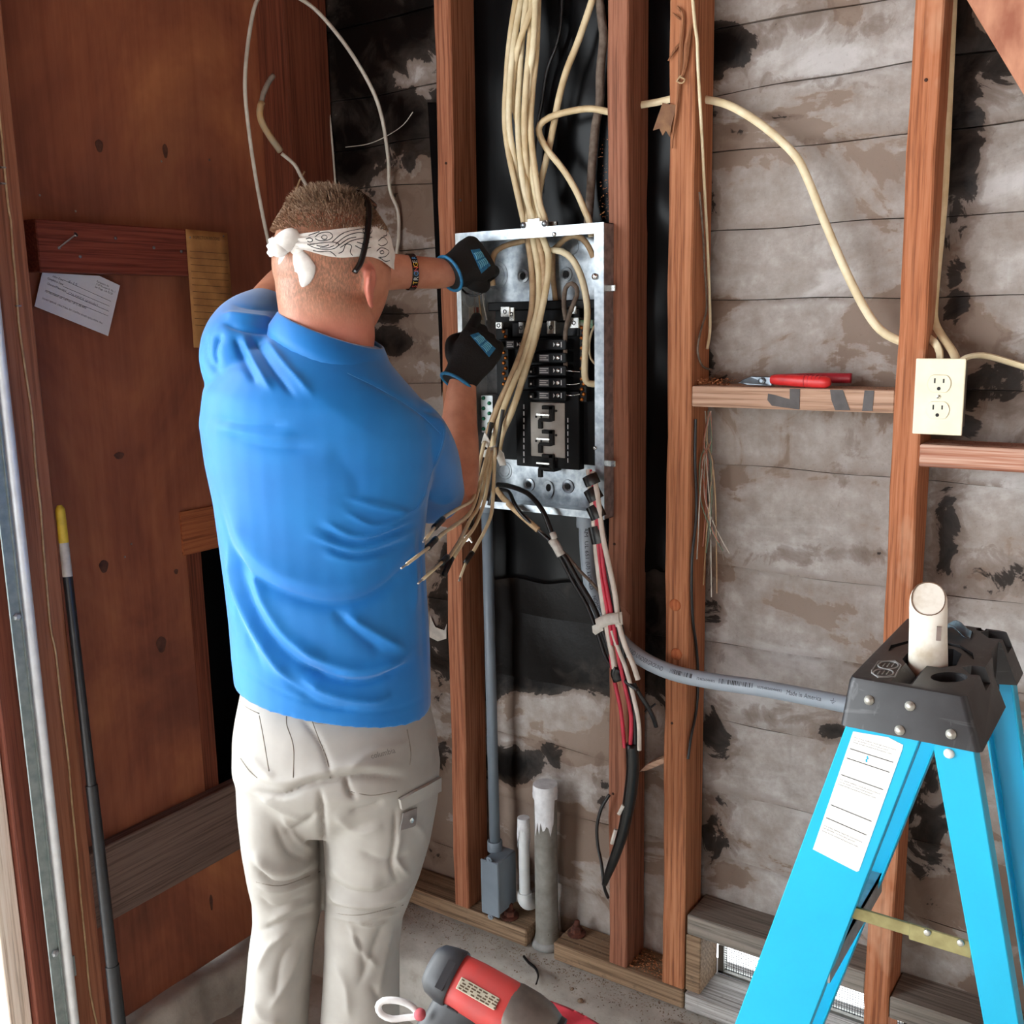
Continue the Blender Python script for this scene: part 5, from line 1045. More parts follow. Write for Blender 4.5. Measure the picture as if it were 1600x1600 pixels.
# --- gloves
def glove(lab, W, K, back, spread, fing, name='glove'):
    """W wrist point, K middle of knuckle line, back = outward normal of the back of the hand"""
    W, K = np.asarray(W), np.asarray(K); d = unit(K-W); b = unit(back-d*(back@d)); s = np.cross(d, b)   # s toward the thumb side or little finger (signed by spread)
    s = s*spread; L = np.linalg.norm(K-W); G = []
    G.append(loft([ring(W+d*L*t_+b*o_, s*w_, b*h_, 24, 2.5) for t_, w_, h_, o_ in ((-.30,.034,.030,0),(-.1,.034,.029,0),(.15,.037,.027,.001),(.5,.044,.026,.002),(.85,.046,.023,.001),(1.05,.042,.017,-.003))]))
    for i, (off, l1, l2, l3, c1, c2, c3) in enumerate(fing):
        p = K+s*off-b*0.004; R_ = []; ang = 0; pts = [p-d*0.02, p]
        for l, c in ((l1, c1), (l2, c2), (l3, c3)):
            ang += math.radians(c); p = p+(d*math.cos(ang)-b*math.sin(ang))*l; pts.append(p)
        S = smoothline(pts, 0.005); G.append(tube(S, np.interp(np.linspace(0, 1, len(S)), [0, .3, .9, 1], [.0115, .0115, .0098, .006]), 12))
    tb_ = W+d*L*0.25+s*0.036-b*0.006; pts = [W+d*L*.15+s*0.02, tb_, tb_+d*0.030+s*0.012-b*0.018, tb_+d*0.055+s*0.002-b*0.036, tb_+d*0.072-s*0.012-b*0.044]
    S = smoothline(pts, 0.005); G.append(tube(S, np.interp(np.linspace(0, 1, len(S)), [0, .5, .9, 1], [.014, .0135, .011, .007]), 12))
    v, f, n = remesh(join(*G), 0.0028, 6, 0.5)
    # fine knit creases
    o = obj(name, (v, f), m_glove, man, smooth=True); o['label'] = lab
    cuffc = W-d*L*0.29
    obj('cuff_trim', tube(np.array([*[cuffc+(s*math.cos(a_)*0.0345+b*math.sin(a_)*0.0305) for a_ in np.linspace(0, 2*np.pi, 33)]]), 0.0032, 8, cap=False), m_gblue, o, smooth=True)
    return o, bvh(v, f)
fist = [(0.033,.040,.026,.018,48,62,40),(0.011,.044,.029,.020,52,66,42),(-0.011,.042,.027,.019,56,68,42),(-0.032,.034,.021,.016,60,70,42)]
poke = [(0.033,.040,.028,.022,28,34,20),(0.011,.042,.028,.020,46,60,40),(-0.011,.040,.026,.019,54,66,42),(-0.032,.033,.021,.016,58,70,42)]
g1, T1 = glove('black glove with blue print on the raised upper hand', vp(714, 421, 1.995), vp(755, 399, 2.04), -HD*0.9+RH*0.25+hu*0.25, 1, fist)
g2, T2 = glove('black glove with blue print on the lower hand', vp(724, 584, 1.975), vp(757, 530, 2.01), -HD*0.9+RH*0.15+hu*0.1, -1, poke)
def logo(tree, quad, par):
    p = patch(tree, quad, 0.0012, 0.001, m_gblue, 'printed_logo', par, 5)
    if p is None: return
    q = np.array(quad, float)
    for k in range(5):
        u = 0.12+0.18*k
        for j in range(2):
            a = q[0]*(1-u)+q[1]*u; b = q[3]*(1-u)+q[2]*u; x = a+(b-a)*(0.15+0.38*j); y = a+(b-a)*(0.45+0.38*j)
            surf_line(tree, [tuple(x), tuple((x+y)/2+np.array([1.5,-1])), tuple(y)], 0.0011, plain('glove_logo_light', (120,196,226), 0.6), 'logo_stroke', par, 0.0018)
logo(T1, [(736,391),(749,389),(766,415),(752,427)], g1)
logo(T2, [(735,524),(747,520),(774,545),(764,558)], g2)
# wristband on the left forearm
wa, wb2 = vp(641, 425, 1.957), vp(651, 425, 1.962); axw = unit(wb2-wa); s1 = unit(np.cross(axw, hu)); s2 = np.cross(s1, axw)
wbn = thing('wristband', wa, 'black rubber wristband with bright lettering on the raised forearm', 'wristband')
WBR = 0.0335
obj('band', loft([[wa+axw*o_+(s1*math.cos(q)+s2*math.sin(q))*r_ for q in np.linspace(0, 2*np.pi, 36, endpoint=False)] for o_, r_ in ((-.006,WBR-.003),(-.006,WBR),(.006,WBR),(.006,WBR-.003),(-.006,WBR-.003))], cap=False), m_gls, wbn, smooth=True, autosmooth=40)
view = unit(CAM-wa); base_a = math.atan2(view@s2, view@s1); sg_a = 1 if (-s1*math.sin(base_a)+s2*math.cos(base_a))@hu > 0 else -1
for k, ch in enumerate('STRONGER'):
    g, f = textgeo(ch, 0.0125); V = []
    for x, y, _ in g:
        a = base_a+sg_a*(-0.95+k*0.24+x/WBR); V.append(wa-axw*(y-0.0045)+(s1*math.cos(a)+s2*math.sin(a))*(WBR+0.0006))
    obj('letter', (np.array(V), f), plain('letter_%d' % (k % 4), ((206,70,60),(230,190,70),(224,224,220),(80,140,200))[k % 4], 0.6), wbn)
# ================================================================ MORE CABLES ON THE WALLS
def cabp(name, P, r, m, label, group=None, flat=1.0, cat='cable', n=8, ref=None, step=0.014):
    if proj(P[0])[1] < -5: P = upward(list(P))
    o = obj(name, cable(P, r, n, step, flat=flat, ref=ref), m, None, smooth=True, autosmooth=60); return tag(o, label, cat, group)
m_wcab = plain('pale_cable', (206,202,190), 0.5, 0, (176,170,158), 30)
lp = [(436,425,1.62),(420,380,1.64),(400,280,1.66),(386,180,1.68),(383,120,1.68),(390,50,1.68),(402,0,1.68),(425,-22,1.68),(462,-6,1.69),(500,22,1.70),(550,85,1.72),(590,160,1.76),(606,240,1.79),(609,295,1.81),(622,330,1.815),(623,370,1.815),(619,400,1.815)]
cabp('white_cable', [onX(q[0], q[1], -1.694) if q[0] < 440 else (onX(q[0], q[1], -1.69+.002*(q[0]-440)) if q[0] < 470 else onY(*q)) for q in lp], 0.0042, m_wcab, 'long white cable looping over the man beside the corner')
st = thing('cable_stub', onX(492, 312, -1.66), 'short white cable stub with a tan paper sleeve above the hair', 'cable')
obj('cable', cable([onX(x, y, -1.69+.0006*max(0, x-440)) for x, y in [(500,330),(482,295),(470,275),(460,257),(440,240)]], 0.004, 8), m_wcab, st, smooth=True)
obj('paper_sleeve', cable([onX(x, y, -1.69+.0006*max(0, x-440)) for x, y in [(438,236),(420,210),(408,188),(406,172),(409,160)]], 0.0072, 10), plain('kraft_sleeve', (186,150,100), 0.7, 0, (160,150,130), 30), st, smooth=True)
obj('cable_tip', cable([onX(x, y, -1.69+.0006*max(0, x-440)) for x, y in [(408,162),(412,145),(420,128),(427,118)]], 0.0055, 8), plain('old_sheath', (150,142,132), 0.7), st, smooth=True)
obj('split_sheath', cable([onX(x, y, -1.69+.0006*max(0, x-440)) for x, y in [(462,300),(468,282),(476,268)]], 0.002, 6), m_tan, st, smooth=True)
cabp('thin_cable', [onY(x, y, 1.83-0.012) for x, y in [(484,-30),(491,40),(502,100),(511,150),(517,200),(522,260),(525,300)]], 0.0024, m_wcab, 'thin white cable running down the corner post')
cabp('thin_wire', [onY(x, y, 1.81) for x, y in [(540,230),(575,225),(605,212),(630,195),(645,175)]], 0.0009, m_wcab, 'hair thin wire curving across the dark boards', n=5)
jc = [(-14,60),(-6,130),(0,190),(3,215),(9,285),(14,330),(17,345),(20,390),(25,440),(29,500),(37,560),(50,650),(56,730),(63,790),(66,830),(70,880),(79,980),(87,1020),(97,1110),(107,1190),(112,1250),(121,1340),(126,1400),(134,1480),(140,1545),(152,1605)]
cabp('telephone_wire', [onX(x, y, jx+0.0025) for x, y in jc], 0.0019, m_tan, 'thin tan telephone wire stapled down the brown door jamb')
for k, (px, py) in enumerate(((27,478),(3,262),(3,287))):
    o = obj('staple', box(*[c for c in (jx, jx+0.006)], *[onX(px, py, jx)[1]-0.004, onX(px, py, jx)[1]+0.004], *[onX(px, py, jx)[2]-0.0012, onX(px, py, jx)[2]+0.0012]), m_nail, wl)
def side(px, py, X_):
    q = onX(px, py, X_)
    if q[1] < YF-0.004: q = onY(px, py, YF-0.006)
    elif q[1] > YS-0.02: q = onY(px, py, YS-0.02)
    return q
# right bays
cabp('nonmetallic_cable', [onY(*q) for q in [(960,176,1.79),(997,165,1.79),(1025,160,1.79),(1052,154,1.79),(1075,152,1.79),(1100,155,1.785),(1140,165,1.775),(1190,195,1.77),(1240,240,1.765),(1262,280,1.765),(1290,350,1.765),(1320,420,1.765),(1350,480,1.765),(1375,515,1.765),(1404,532,1.77),(1425,535,1.775),(1446,528,1.775),(1460,535,1.76),(1468,550,1.74),(1469,570,1.73)]], 0.0070, m_rom2, 'cream cable sweeping from the close studs down across the bay to the outlet', flat=0.7)
cabp('nonmetallic_cable', [onY(*q) for q in [(1490,-30,1.80),(1487,40,1.80),(1482,150,1.80),(1475,300,1.80),(1464,420,1.80),(1459,480,1.795),(1461,505,1.79),(1474,528,1.77),(1488,548,1.745),(1497,568,1.73)]], 0.0068, m_rom, 'cream cable running straight down the right side of the outlet stud', flat=0.7)
cabp('nonmetallic_cable', [onY(*q) for q in [(1498,568,1.73),(1505,561,1.735),(1520,556,1.745),(1545,557,1.765),(1600,573,1.78),(1680,600,1.785)]], 0.0075, m_rom2, 'cream cable leaving the outlet box to the right', flat=0.6, ref=(0,0.3,1))
cabp('thin_cable', [side(q[0], q[1], -.771) for q in [(1080,-30,1.765),(1086,40,1.765),(1089,60,1.77),(1091,110,1.775),(1096,200,1.775),(1101,300,1.775),(1106,400,1.775),(1109,480,1.775),(1109,520,1.775),(1105,545,1.78)]], 0.0028, m_rom2, 'thin cream cable hanging down the right side of the third stud')
cabp('thin_cable', [side(q[0], q[1], -.772) for q in [(1093,300,1.79),(1098,360,1.79),(1101,420,1.79),(1104,480,1.79),(1094,520,1.79),(1090,550,1.785),(1098,572,1.785),(1112,578,1.79)]], 0.002, m_gcab, 'thin grey wire twisted beside the cream one on the third stud')
cabp('black_wire', [side(q[0], q[1], -.772) for q in [(1087,655,1.765),(1086,720,1.765),(1088,800,1.765),(1081,880,1.765),(1082,960,1.765),(1088,1010,1.765),(1091,1060,1.77),(1088,1110,1.77),(1080,1150,1.77),(1075,1186,1.77)]], 0.0028, m_bcab, 'thin black wire running down the right side of the third stud')
wr_ = random.Random(4); cols = [m_wcab, m_tan, plain('wire_salmon', (190,130,112), 0.6), plain('wire_green', (110,130,110), 0.6), m_gcab]
for k in range(11):
    x0, x1 = 1093+wr_.uniform(0, 22), 1092+k*4.6+wr_.uniform(-4, 4); y1 = wr_.uniform(830, 940); w_ = wr_.uniform(-7, 7)
    P = [(1104+wr_.uniform(-3, 8), 642, 1.79), (1104+wr_.uniform(-5, 10), 690, 1.79), (x0, 720, 1.785), (x0+w_, 780, 1.78), ((x0+x1)/2+w_*.5, 830, 1.775), (x1, y1, 1.77)]
    cabp('telephone_wire', [side(q[0], q[1], -.768) if q[0] < 1100 else onY(*q) for q in P], 0.0011, cols[k % 5], 'loose thin telephone wire in the frayed bunch below the blocking', 'frayed telephone wires on the third stud', n=5)
# ================================================================ OUTLET
oc = onY(1467, 620, 1.694); outl = thing('wall_outlet', oc, 'ivory double wall outlet fixed to the side of the right stud', 'outlet')
m_iv = plain('ivory_plastic', (236,228,200), 0.35, 0, (226,216,186), 20)
W2, H2 = 0.0365, 0.0590
obj('face_plate', box(oc[0]-W2, oc[0]+W2, 1.692, 1.697, oc[2]-H2, oc[2]+H2), m_iv, outl, bevel=0.0018, seg=2)
obj('box_body', box(oc[0]-W2+0.006, oc[0]+W2-0.006, 1.697, 1.745, oc[2]-H2+0.008, oc[2]+H2-0.008), plain('box_steel', (120,112,104), 0.5, 0.5), outl, bevel=0.002)
for s in (-1, 1):
    cz_ = oc[2]+s*0.0205
    R = [(oc[0]+0.0172*math.copysign(min(abs(math.cos(a)), 1), math.cos(a)), 1.692, cz_+min(max(0.0172*math.sin(a), -0.0135), 0.0135)) for a in np.linspace(0, 2*np.pi, 32, endpoint=False)]
    fc = obj('receptacle', prism(R, (0,-0.0022,0)), m_iv, outl, bevel=0.0006)
    for dx, hh in ((-0.0065, .0048), (0.0065, .0042)): obj('slot', box(oc[0]+dx-0.0011, oc[0]+dx+0.0011, 1.6894, 1.6899, cz_+0.0015-hh+0.004, cz_+0.0015+hh+0.002), m_dark, fc)
    obj('ground_hole', lathe([(0.0028,0),(0.0028,0.0005)], (oc[0], 1.6898, cz_-0.0075), (0,-1,0), 12), m_dark, fc)
scw = obj('plate_screw', lathe([(0.0034,0),(0.0032,0.0012),(0.001,0.0018)], (oc[0], 1.692, oc[2]), (0,-1,0), 14), plain('screw_ivory', (196,190,170), 0.3, 0.6), outl)
obj('screw_slot', obox((oc[0], 1.6901, oc[2]), (0.0022,0,0.0022), (0,0.0003,0), (0.0004,0,-0.0004)), m_dark, scw)
# ================================================================ PLIERS, SAWDUST
zs = z1
pli = thing('pliers', onY(1240, 600, 1.77), 'red handled cutting pliers lying on the upper blocking', 'pliers')
m_redh = plain('red_grip', (214,48,48), 0.4, 0, (190,34,36), 30); m_redd = plain('red_grip_dark', (170,40,54), 0.4, 0, (146,30,42), 30); m_stl = plain('tool_steel', (120,126,132), 0.3, 0.9, (90,96,102), 60)
def P3(px, Y_, dz): q = onY(px, 600, Y_); return np.array([q[0], Y_, zs+dz])
obj('grip', tube(smoothline([P3(1206,1.752,.013), P3(1225,1.748,.013), P3(1255,1.744,.012), P3(1285,1.743,.011), P3(1298,1.744,.012)], 0.004), np.interp(np.linspace(0, 1, len(smoothline([P3(1206,1.752,.013), P3(1225,1.748,.013), P3(1255,1.744,.012), P3(1285,1.743,.011), P3(1298,1.744,.012)], 0.004))), [0, .15, .5, .9, 1], [.008, .0095, .0105, .0105, .006]), 12), m_redh, pli, smooth=True)
obj('grip', tube(smoothline([P3(1208,1.760,.013), P3(1235,1.772,.014), P3(1275,1.786,.015), P3(1315,1.793,.015), P3(1330,1.795,.015)], 0.004), .009, 12), m_redd, pli, smooth=True)
for k in range(5): obj('grip_rib', lathe([(.0109,-.0006),(.0112,0),(.0109,.0006)], P3(1258+k*6, 1.744, .012), (1,0,0), 14), m_redd, pli)
obj('jaw', prism([P3(1152,1.756,.006), P3(1170,1.752,.002), P3(1206,1.748,.002), P3(1206,1.748,.018), P3(1172,1.750,.018), P3(1160,1.754,.012)], (0,0.012,0)), m_stl, pli, bevel=0.001)
obj('pivot', lathe([(.006,0),(.006,.002),(.003,.003)], P3(1190, 1.747, .011), (0,-1,0), 14), m_stl, pli)
def chips(name, spots, n, size, m, seed, label=None, parent=None):
    r_ = np.random.default_rng(seed); V, Fc = [], []
    for i in range(n):
        c = np.array(spots(r_)); e = r_.normal(0, 1, (4, 3)); e /= np.linalg.norm(e, axis=1)[:, None]; e *= size*r_.uniform(.4, 1.3, (4, 1)); k = len(V); e[:, 2] = abs(e[:, 2])*.7
        V += list(c+e); Fc += [(k,k+1,k+2),(k,k+2,k+3),(k,k+3,k+1),(k+1,k+3,k+2)]
    o = obj(name, (np.array(V), Fc), m, parent); o['kind'] = 'stuff'
    if label: o['label'] = label
    if parent is None: o['category'] = 'debris'
    return o
m_saw = plain('sawdust', (196,134,88), 0.9, 0, (150,92,56), 90); m_deb = plain('grit', (150,132,112), 0.95, 0, (110,92,74), 60)
bxl = onY(1080, 600, YF)[0]
chips('sawdust', lambda r: (-0.772+abs(r.normal(0, .03)), r.uniform(YF+.006, YS-.02), zs+r.uniform(0, .010)), 240, 0.0035, m_saw, 1, 'pile of orange wood shavings at the left end of the upper blocking')
chips('sawdust', lambda r: (r.uniform(-.70, -.43), r.uniform(YF+.004, YS-.02), zs), 500, 0.0014, m_deb, 2, 'fine brown dust along the top of the upper blocking')
def _gr(r):
    y = 1.732-min(.10, abs(r.normal(0, .04))); z = -0.004 if y > 1.70 else np.interp(y, [1.60, 1.66, 1.70], [-0.034, -0.012, -0.006]); return (r.uniform(-1.6, -.6), y, z)
chips('grit', _gr, 1500, 0.0030, m_deb, 3, 'brown grit along the foot of the sill')
chips('grit', lambda r: (r.uniform(-1.6, -.8), r.uniform(1.74, 1.81), 0.041), 600, 0.0024, m_deb, 4, 'dust lying on top of the sill')
chips('sawdust', lambda r: (r.uniform(-.905, -.826), r.uniform(1.74, 1.80), 0.04+abs(r.normal(0, .008))), 260, 0.0035, m_saw, 5, 'wood chips on the sill between the two close studs')
chips('grit', lambda r: (r.uniform(-.37, 0.1), r.uniform(YF+.004, YS-.02), z3), 500, 0.0014, plain('dust_dark', (92,80,70), 0.95), 6, 'dark dust on the blocking below the outlet')
chips('sawdust', lambda r: (-.949+r.uniform(-.012, .0), 1.72+r.uniform(0, .09), onY(945, 345, YF)[2]+abs(r.normal(0, .07))), 200, 0.0026, m_saw, 7, 'wood shavings caught beside the panel stud above the box')
r_ = random.Random(9)
for k in range(9):
    c = onZ(r_.uniform(700, 1050), r_.uniform(1480, 1590), -0.015); c[1] = min(c[1], 1.72); c[2] = -0.012 if c[1] > 1.63 else -0.03
    o = obj('stone', blob(c, np.array([.008,0,0])*r_.uniform(.5, 1.2), np.array([0,.007,0])*r_.uniform(.5, 1.2), np.array([0,0,.004]), 8, 6), m_deb); tag(o, 'small stone in the dirt at the foot of the sill', 'stone', 'stones at the sill')
o = cabp('tape_scrap', [onZ(x, y, -0.002) for x, y in [(818,1494),(826,1504),(836,1512),(841,1524),(838,1537)]], 0.0035, m_tape, 'curled scrap of black tape on the concrete near the thick pipe', cat='tape', flat=0.5)
# splinters, rusty plate and shim around the close studs
m_spl = wood('splinter', (104,62,40), (146,96,66), (176,124,90), axis='Z', seed=50.0)
m_rp = plain('rusty_plate', (112,78,58), 0.7, 0.5, (140,104,74), 40)
rp = obj('rusty_strap', prism([onY(x, y, YF-0.006) for x, y in [(1036,161),(1058,165),(1050,196),(1047,214),(1041,204),(1036,212),(1031,201),(1021,204)]], (0,-0.002,0)), m_rp); tag(rp, 'torn rusty metal strap stuck to the top of the third stud', 'metal strap')
spg = thing('splintered_wood', onY(1055, 120, YF-0.004), 'splintered wood sliver tied to the top of the third stud', 'splinter')
for ln, r in (([(1058,10),(1067,25),(1064,70),(1062,120),(1058,165),(1052,210),(1050,232)], .0045), ([(1080,38),(1074,70),(1070,105),(1064,125)], .006), ([(1051,20),(1060,28),(1070,34)], .002), ([(1064,65),(1052,82),(1044,95)], .003), ([(1060,95),(1063,118),(1068,126)], .0022)):
    S = smoothline([onY(x, y, YF-0.006) for x, y in ln], .01); obj('sliver', tube(S, np.interp(np.linspace(0, 1, len(S)), [0, .4, 1], [r*.4, r, r*.3]), 6), m_spl, spg)
obj('string', cable([onY(x, y, YF-0.012) for x, y in [(1057,128),(1062,121),(1070,124),(1066,130),(1058,127),(1064,118)]], .0014, 6), m_tan, spg)
sh = obj('shim', prism([onY(x, y, 1.775) for x, y in [(999,1206),(1010,1195),(1037,1184),(1040,1192),(1010,1204)]], (0,0.03,0)), m_block, wb)
obj('splinter', prism([onY(x, y, YF-0.001) for x, y in [(968,945),(976,950),(984,962),(983,985),(986,990),(984,998),(974,996),(968,975)]], (0,0.004,0)), m_fir_b, wb)
obj('paper_scrap', prism([onY(x, y, YS-0.006) for x, y in [(672,962),(680,980),(694,985),(698,975),(697,998),(684,1002),(670,995)]], (0,0.0012,0)), plain('paper_white', (206,200,190), 0.8), wb)
# ================================================================ LEFT WALL: papers, pole, door track
Xn = XP+0.010
def pxp(px, py, X_): return onX(px, py, X_)
m_note = plain('notice_paper', (216,218,222), 0.75, 0, (208,210,215), 12)
nt_ = thing('notice', pxp(120, 475, Xn), 'white typed notice tucked under the red brown board on the plywood', 'paper')
quad = [(66,426),(155,431),(187.5,446),(169,525),(54,478.5)]
obj('sheet', prism([pxp(x, y, Xn) for x, y in quad], (-0.0006,0,0)), m_note, nt_)
ndir = unit(np.array([97.6, 41.0])); nup = np.array([ndir[1], -ndir[0]])
def note_text(s, x0, y0, L, h, m=m_ink):
    g, f = textgeo(s, 1.0); w = g[:, 0].max(); V = []
    for x, y, _ in g:
        q = np.array([20+.125*x0, 400+.125*y0])+ndir*(x/w*L*.125)+nup*(y*h); V.append(pxp(q[0], q[1], Xn+0.0004))
    obj('typed_line', (np.array(V), f), m, nt_)
def note_rule(x0, y0, x1, y1):
    a, b = (20+.125*x0, 400+.125*y0), (20+.125*x1, 400+.125*y1); obj('ruled_line', prism([pxp(*a, Xn+0.0004), pxp(*b, Xn+0.0004), pxp(b[0], b[1]+.55, Xn+0.0004), pxp(a[0], a[1]+.55, Xn+0.0004)], (0.0001,0,0)), m_ink, nt_)
note_text('ction Date:', 495, 258, 150, 4.6); note_rule(630, 296, 1225, 565)
note_text('Completion Date:', 430, 285, 215, 4.6); note_rule(628, 378, 1207, 625)
note_text('Chemical/Material(s):', 425, 352, 262, 4.6); note_rule(665, 458, 1200, 690)
note_text('CHLORIDE (granular)', 690, 470, 400, 4.4, plain('pen_ink', (120,124,136), 0.8)); note_rule(412, 425, 1192, 748)
note_text('6-15', 690, 325, 120, 5.0, MATS['pen_ink'])
note_text('For Information call: Toll Free 1 (877) 306-4003', 400, 447, 555, 4.6)
note_text('DO NOT REMOVE - STRUCTURAL PEST CONTROL BOARD REGULATION 1996.1', 365, 535, 820, 3.6)
note_text('Fumigation, Inc.', 1045, 325, 172, 4.4); note_text('1130 Mountain St. No. 1', 1033, 357, 262, 4.2); note_text('San Diego, CA 92120', 1022, 392, 240, 4.2)
Xc = XP+0.0465
cd = thing('inspection_card', pxp(325, 440, Xc), 'aged tan inspection record card nailed over the board end', 'card')
m_card = plain('tan_card', (176,128,72), 0.8, 0, (150,104,58), 24)
obj('card', grid(lambda u, v: pxp(290+65*u+(12+0*u)*v*1.1+0*u, 358+6*u+185*v-3*u*v, Xc+0.003*math.sin(u*3)*v), 6, 14, (-0.0008,0,0)), m_card, cd, smooth=True)
def card_text(s, p0, p1, h):
    g, f = textgeo(s, 1.0); w = g[:, 0].max(); p0, p1 = np.array(p0, float), np.array(p1, float); V = [pxp(*(p0+(p1-p0)*(x/w)+np.array([0, -y*h])), Xc+0.0014) for x, y, _ in g]; obj('print', (np.array(V), f), plain('card_ink', (70,46,26), 0.8), cd)
card_text('INSPECTION RECORD', (301,373), (344,376), 7)
for k in range(12):
    y = 392+k*10.5; x0 = 294+(y-358)*.072; obj('ruled_line', prism([pxp(x0, y, Xc+.0013+.0016*(y-358)/185), pxp(x0+58, y+4, Xc+.0013+.002*(y-358)/185), pxp(x0+58, y+4.7, Xc+.0013+.002*(y-358)/185), pxp(x0, y+.7, Xc+.0013+.0016*(y-358)/185)], (0.0001,0,0)), MATS['card_ink'], cd)
for px, py in ((349,369),(297,371)): obj('tack', lathe([(.002,0),(.0018,.0012)], pxp(px, py, Xc+.0012), (1,0,0), 8), m_nail, cd)
# pole
pa, pb2 = onX(93, 790, XP+0.075), onX(187, 1610, XP+0.19); dirp = unit(pb2-pa); kf = (ZFLOOR-pa[2])/dirp[2]; pe = pa+dirp*kf
po = thing('telescopic_pole', pe, 'long black pole with a yellow tip leaning beside the jamb', 'pole')
L_ = np.linalg.norm(pe-pa)
def seg(t0, t1, r0, r1, m, nm): obj(nm, tube(np.array([pa+dirp*L_*t0, pa+dirp*L_*t1]), np.array([r0, r1]), 16), m, po, smooth=True, autosmooth=40)
kk = 0.045
obj('yellow_tip', lathe([(.004,-.001),(.0085,.006),(.009,.012),(.009,L_*.055)], pa, dirp, 16), plain('yellow_plastic', (222,188,56), 0.45), po, smooth=True, autosmooth=40)
seg(.055, .105, .0088, .0088, plain('sleeve_white', (196,192,184), 0.6), 'white_sleeve')
m_pole = plain('pole_black', (34,37,42), 0.35, 0, (24,26,30), 60)
seg(.105, .42, .0088, .0090, m_pole, 'upper_tube'); seg(.42, .70, .0110, .0112, m_pole, 'middle_tube'); seg(.70, 1.0, .0128, .0132, m_pole, 'lower_tube')
# garage door track
tx = jx+0.030
ty = float(np.mean([onX(x, y, tx)[1] for x, y in ((29,700),(64,1100),(103,1600))])); tyb = float(np.mean([onX(x, y, tx)[1] for x, y in ((8,700),(44,1100),(86,1600))]))
tr_ = thing('door_track', (tx, ty, ZFLOOR), 'galvanised garage door track running up the jamb', 'door track')
Rr = 0.0125
prof = [(tx-0.012+0.020*math.sin(a), ty+Rr*math.cos(a)) for a in np.linspace(0, math.pi, 10)]; prof2 = [(x-(x-(tx-0.012))*0.12, ty+(y-ty)*0.86) for x, y in prof[::-1]]
obj('rail', loft([[(x, y, z_) for x, y in prof+prof2] for z_ in (ZFLOOR, 2.2)]), plain('track_zinc', (222,228,232), 0.3, 0.15, (208,214,218), 40), tr_, smooth=True, autosmooth=50)
obj('mounting_angle', join(box(tx-0.030, tx+0.004, ty-Rr-0.004, ty-Rr-0.0015, ZFLOOR, 2.2), box(tx-0.004, tx, tyb-0.011, ty-Rr-0.002, ZFLOOR, 2.2)), plain('zinc_dull', (150,160,160), 0.55, 0.6, (128,140,140), 50), tr_)
for z_ in (0.25, 0.9, 1.55): obj('bolt', lathe([(.007,0),(.007,.004),(.004,.006)], (tx, (tyb+ty)/2-.012, z_), (1,0,0), 6), m_galv, tr_)
bq = onX(113, 1510, jx+0.002); obj('bracket', box(jx, jx+0.003, bq[1]-0.012, bq[1]+0.006, bq[2]-0.022, bq[2]+0.02), plain('zinc_dull', (150,160,160)), tr_)
# ================================================================ LADDER
zc = 0.96
def onP(px, py, P0, N): d = ray(px, py); return CAM+d*(((np.asarray(P0)-CAM)@N)/(d@N))
c00, c10, c01, c11 = [onZ(x, y, zc) for x, y in ((1345,1060),(1520,1090),(1405,962),(1566,985))]
LX0, LX1, LY0, LY1 = (c00[0]+c01[0])/2, (c10[0]+c11[0])/2, (c00[1]+c10[1])/2, (c01[1]+c11[1])/2
capbot = onY(1312, 1140, LY0-0.012); capbr = onY(1535, 1168, LY0-0.012); zcb = (capbot[2]+capbr[2])/2
BX0, BX1 = capbot[0], capbr[0]
lad = thing('step_ladder', ((LX0+LX1)/2, (LY0+LY1)/2, ZFLOOR), 'blue fibreglass step ladder with a black top cap in the foreground', 'ladder')

def m_capmat():
    m, nt, b = newmat('cap_black'); b.inputs['Roughness'].default_value = 0.45
    f = noise(nt, 26, (1,1,1), 4); s1 = noise(nt, 60, (1,1,.12), 3, .6, (2,5,1), 1.5); s2 = noise(nt, 50, (.12,.6,1), 3, .6, (7,5,3), 1.5); k = noise(nt, 9, (1,1,1), 3, .5, (3,3,3))
    c = ramp(nt, f, [(0.3, (30,30,32)), (0.7, (46,46,48))])
    w = ramp(nt, k, [(0.42, (0,0,0)), (0.6, (255,255,255))])
    for s_ in (s1, s2): c = mix(nt, mix(nt, 1.0, ramp(nt, s_, [(0.60, (0,0,0)), (0.66, (150,150,150)), (0.70, (40,40,40))]), w, 'MULTIPLY'), c, (112,112,114))
    nt.links.new(c, b.inputs['Base Color']); bumpn(nt, b, f, .1); return m
m_cap = m_capmat(); m_lblue = plain('ladder_blue', (8,166,204), 0.38, 0, (6,158,196), 6)
def boolean(base, cutters):
    def mk(g):
        me = bpy.data.meshes.new('t'); me.from_pydata(np.asarray(g[0]).tolist(), [], [tuple(int(i) for i in q) for q in g[1]]); bm = bmesh.new(); bm.from_mesh(me); bmesh.ops.recalc_face_normals(bm, faces=bm.faces); bm.to_mesh(me); bm.free()
        o = bpy.data.objects.new('t', me); COL.objects.link(o); return o
    b = mk(base); cs_ = [mk(c) for c in cutters]
    for c in cs_: m_ = b.modifiers.new('b', 'BOOLEAN'); m_.operation = 'DIFFERENCE'; m_.object = c; m_.solver = 'EXACT'
    dg = bpy.context.evaluated_depsgraph_get(); me = bpy.data.meshes.new_from_object(b.evaluated_get(dg)); v = np.array([tuple(q.co) for q in me.vertices]); f = [tuple(p.vertices) for p in me.polygons]
    for o in [b]+cs_: bpy.data.objects.remove(o)
    bpy.data.meshes.remove(me); return v, f
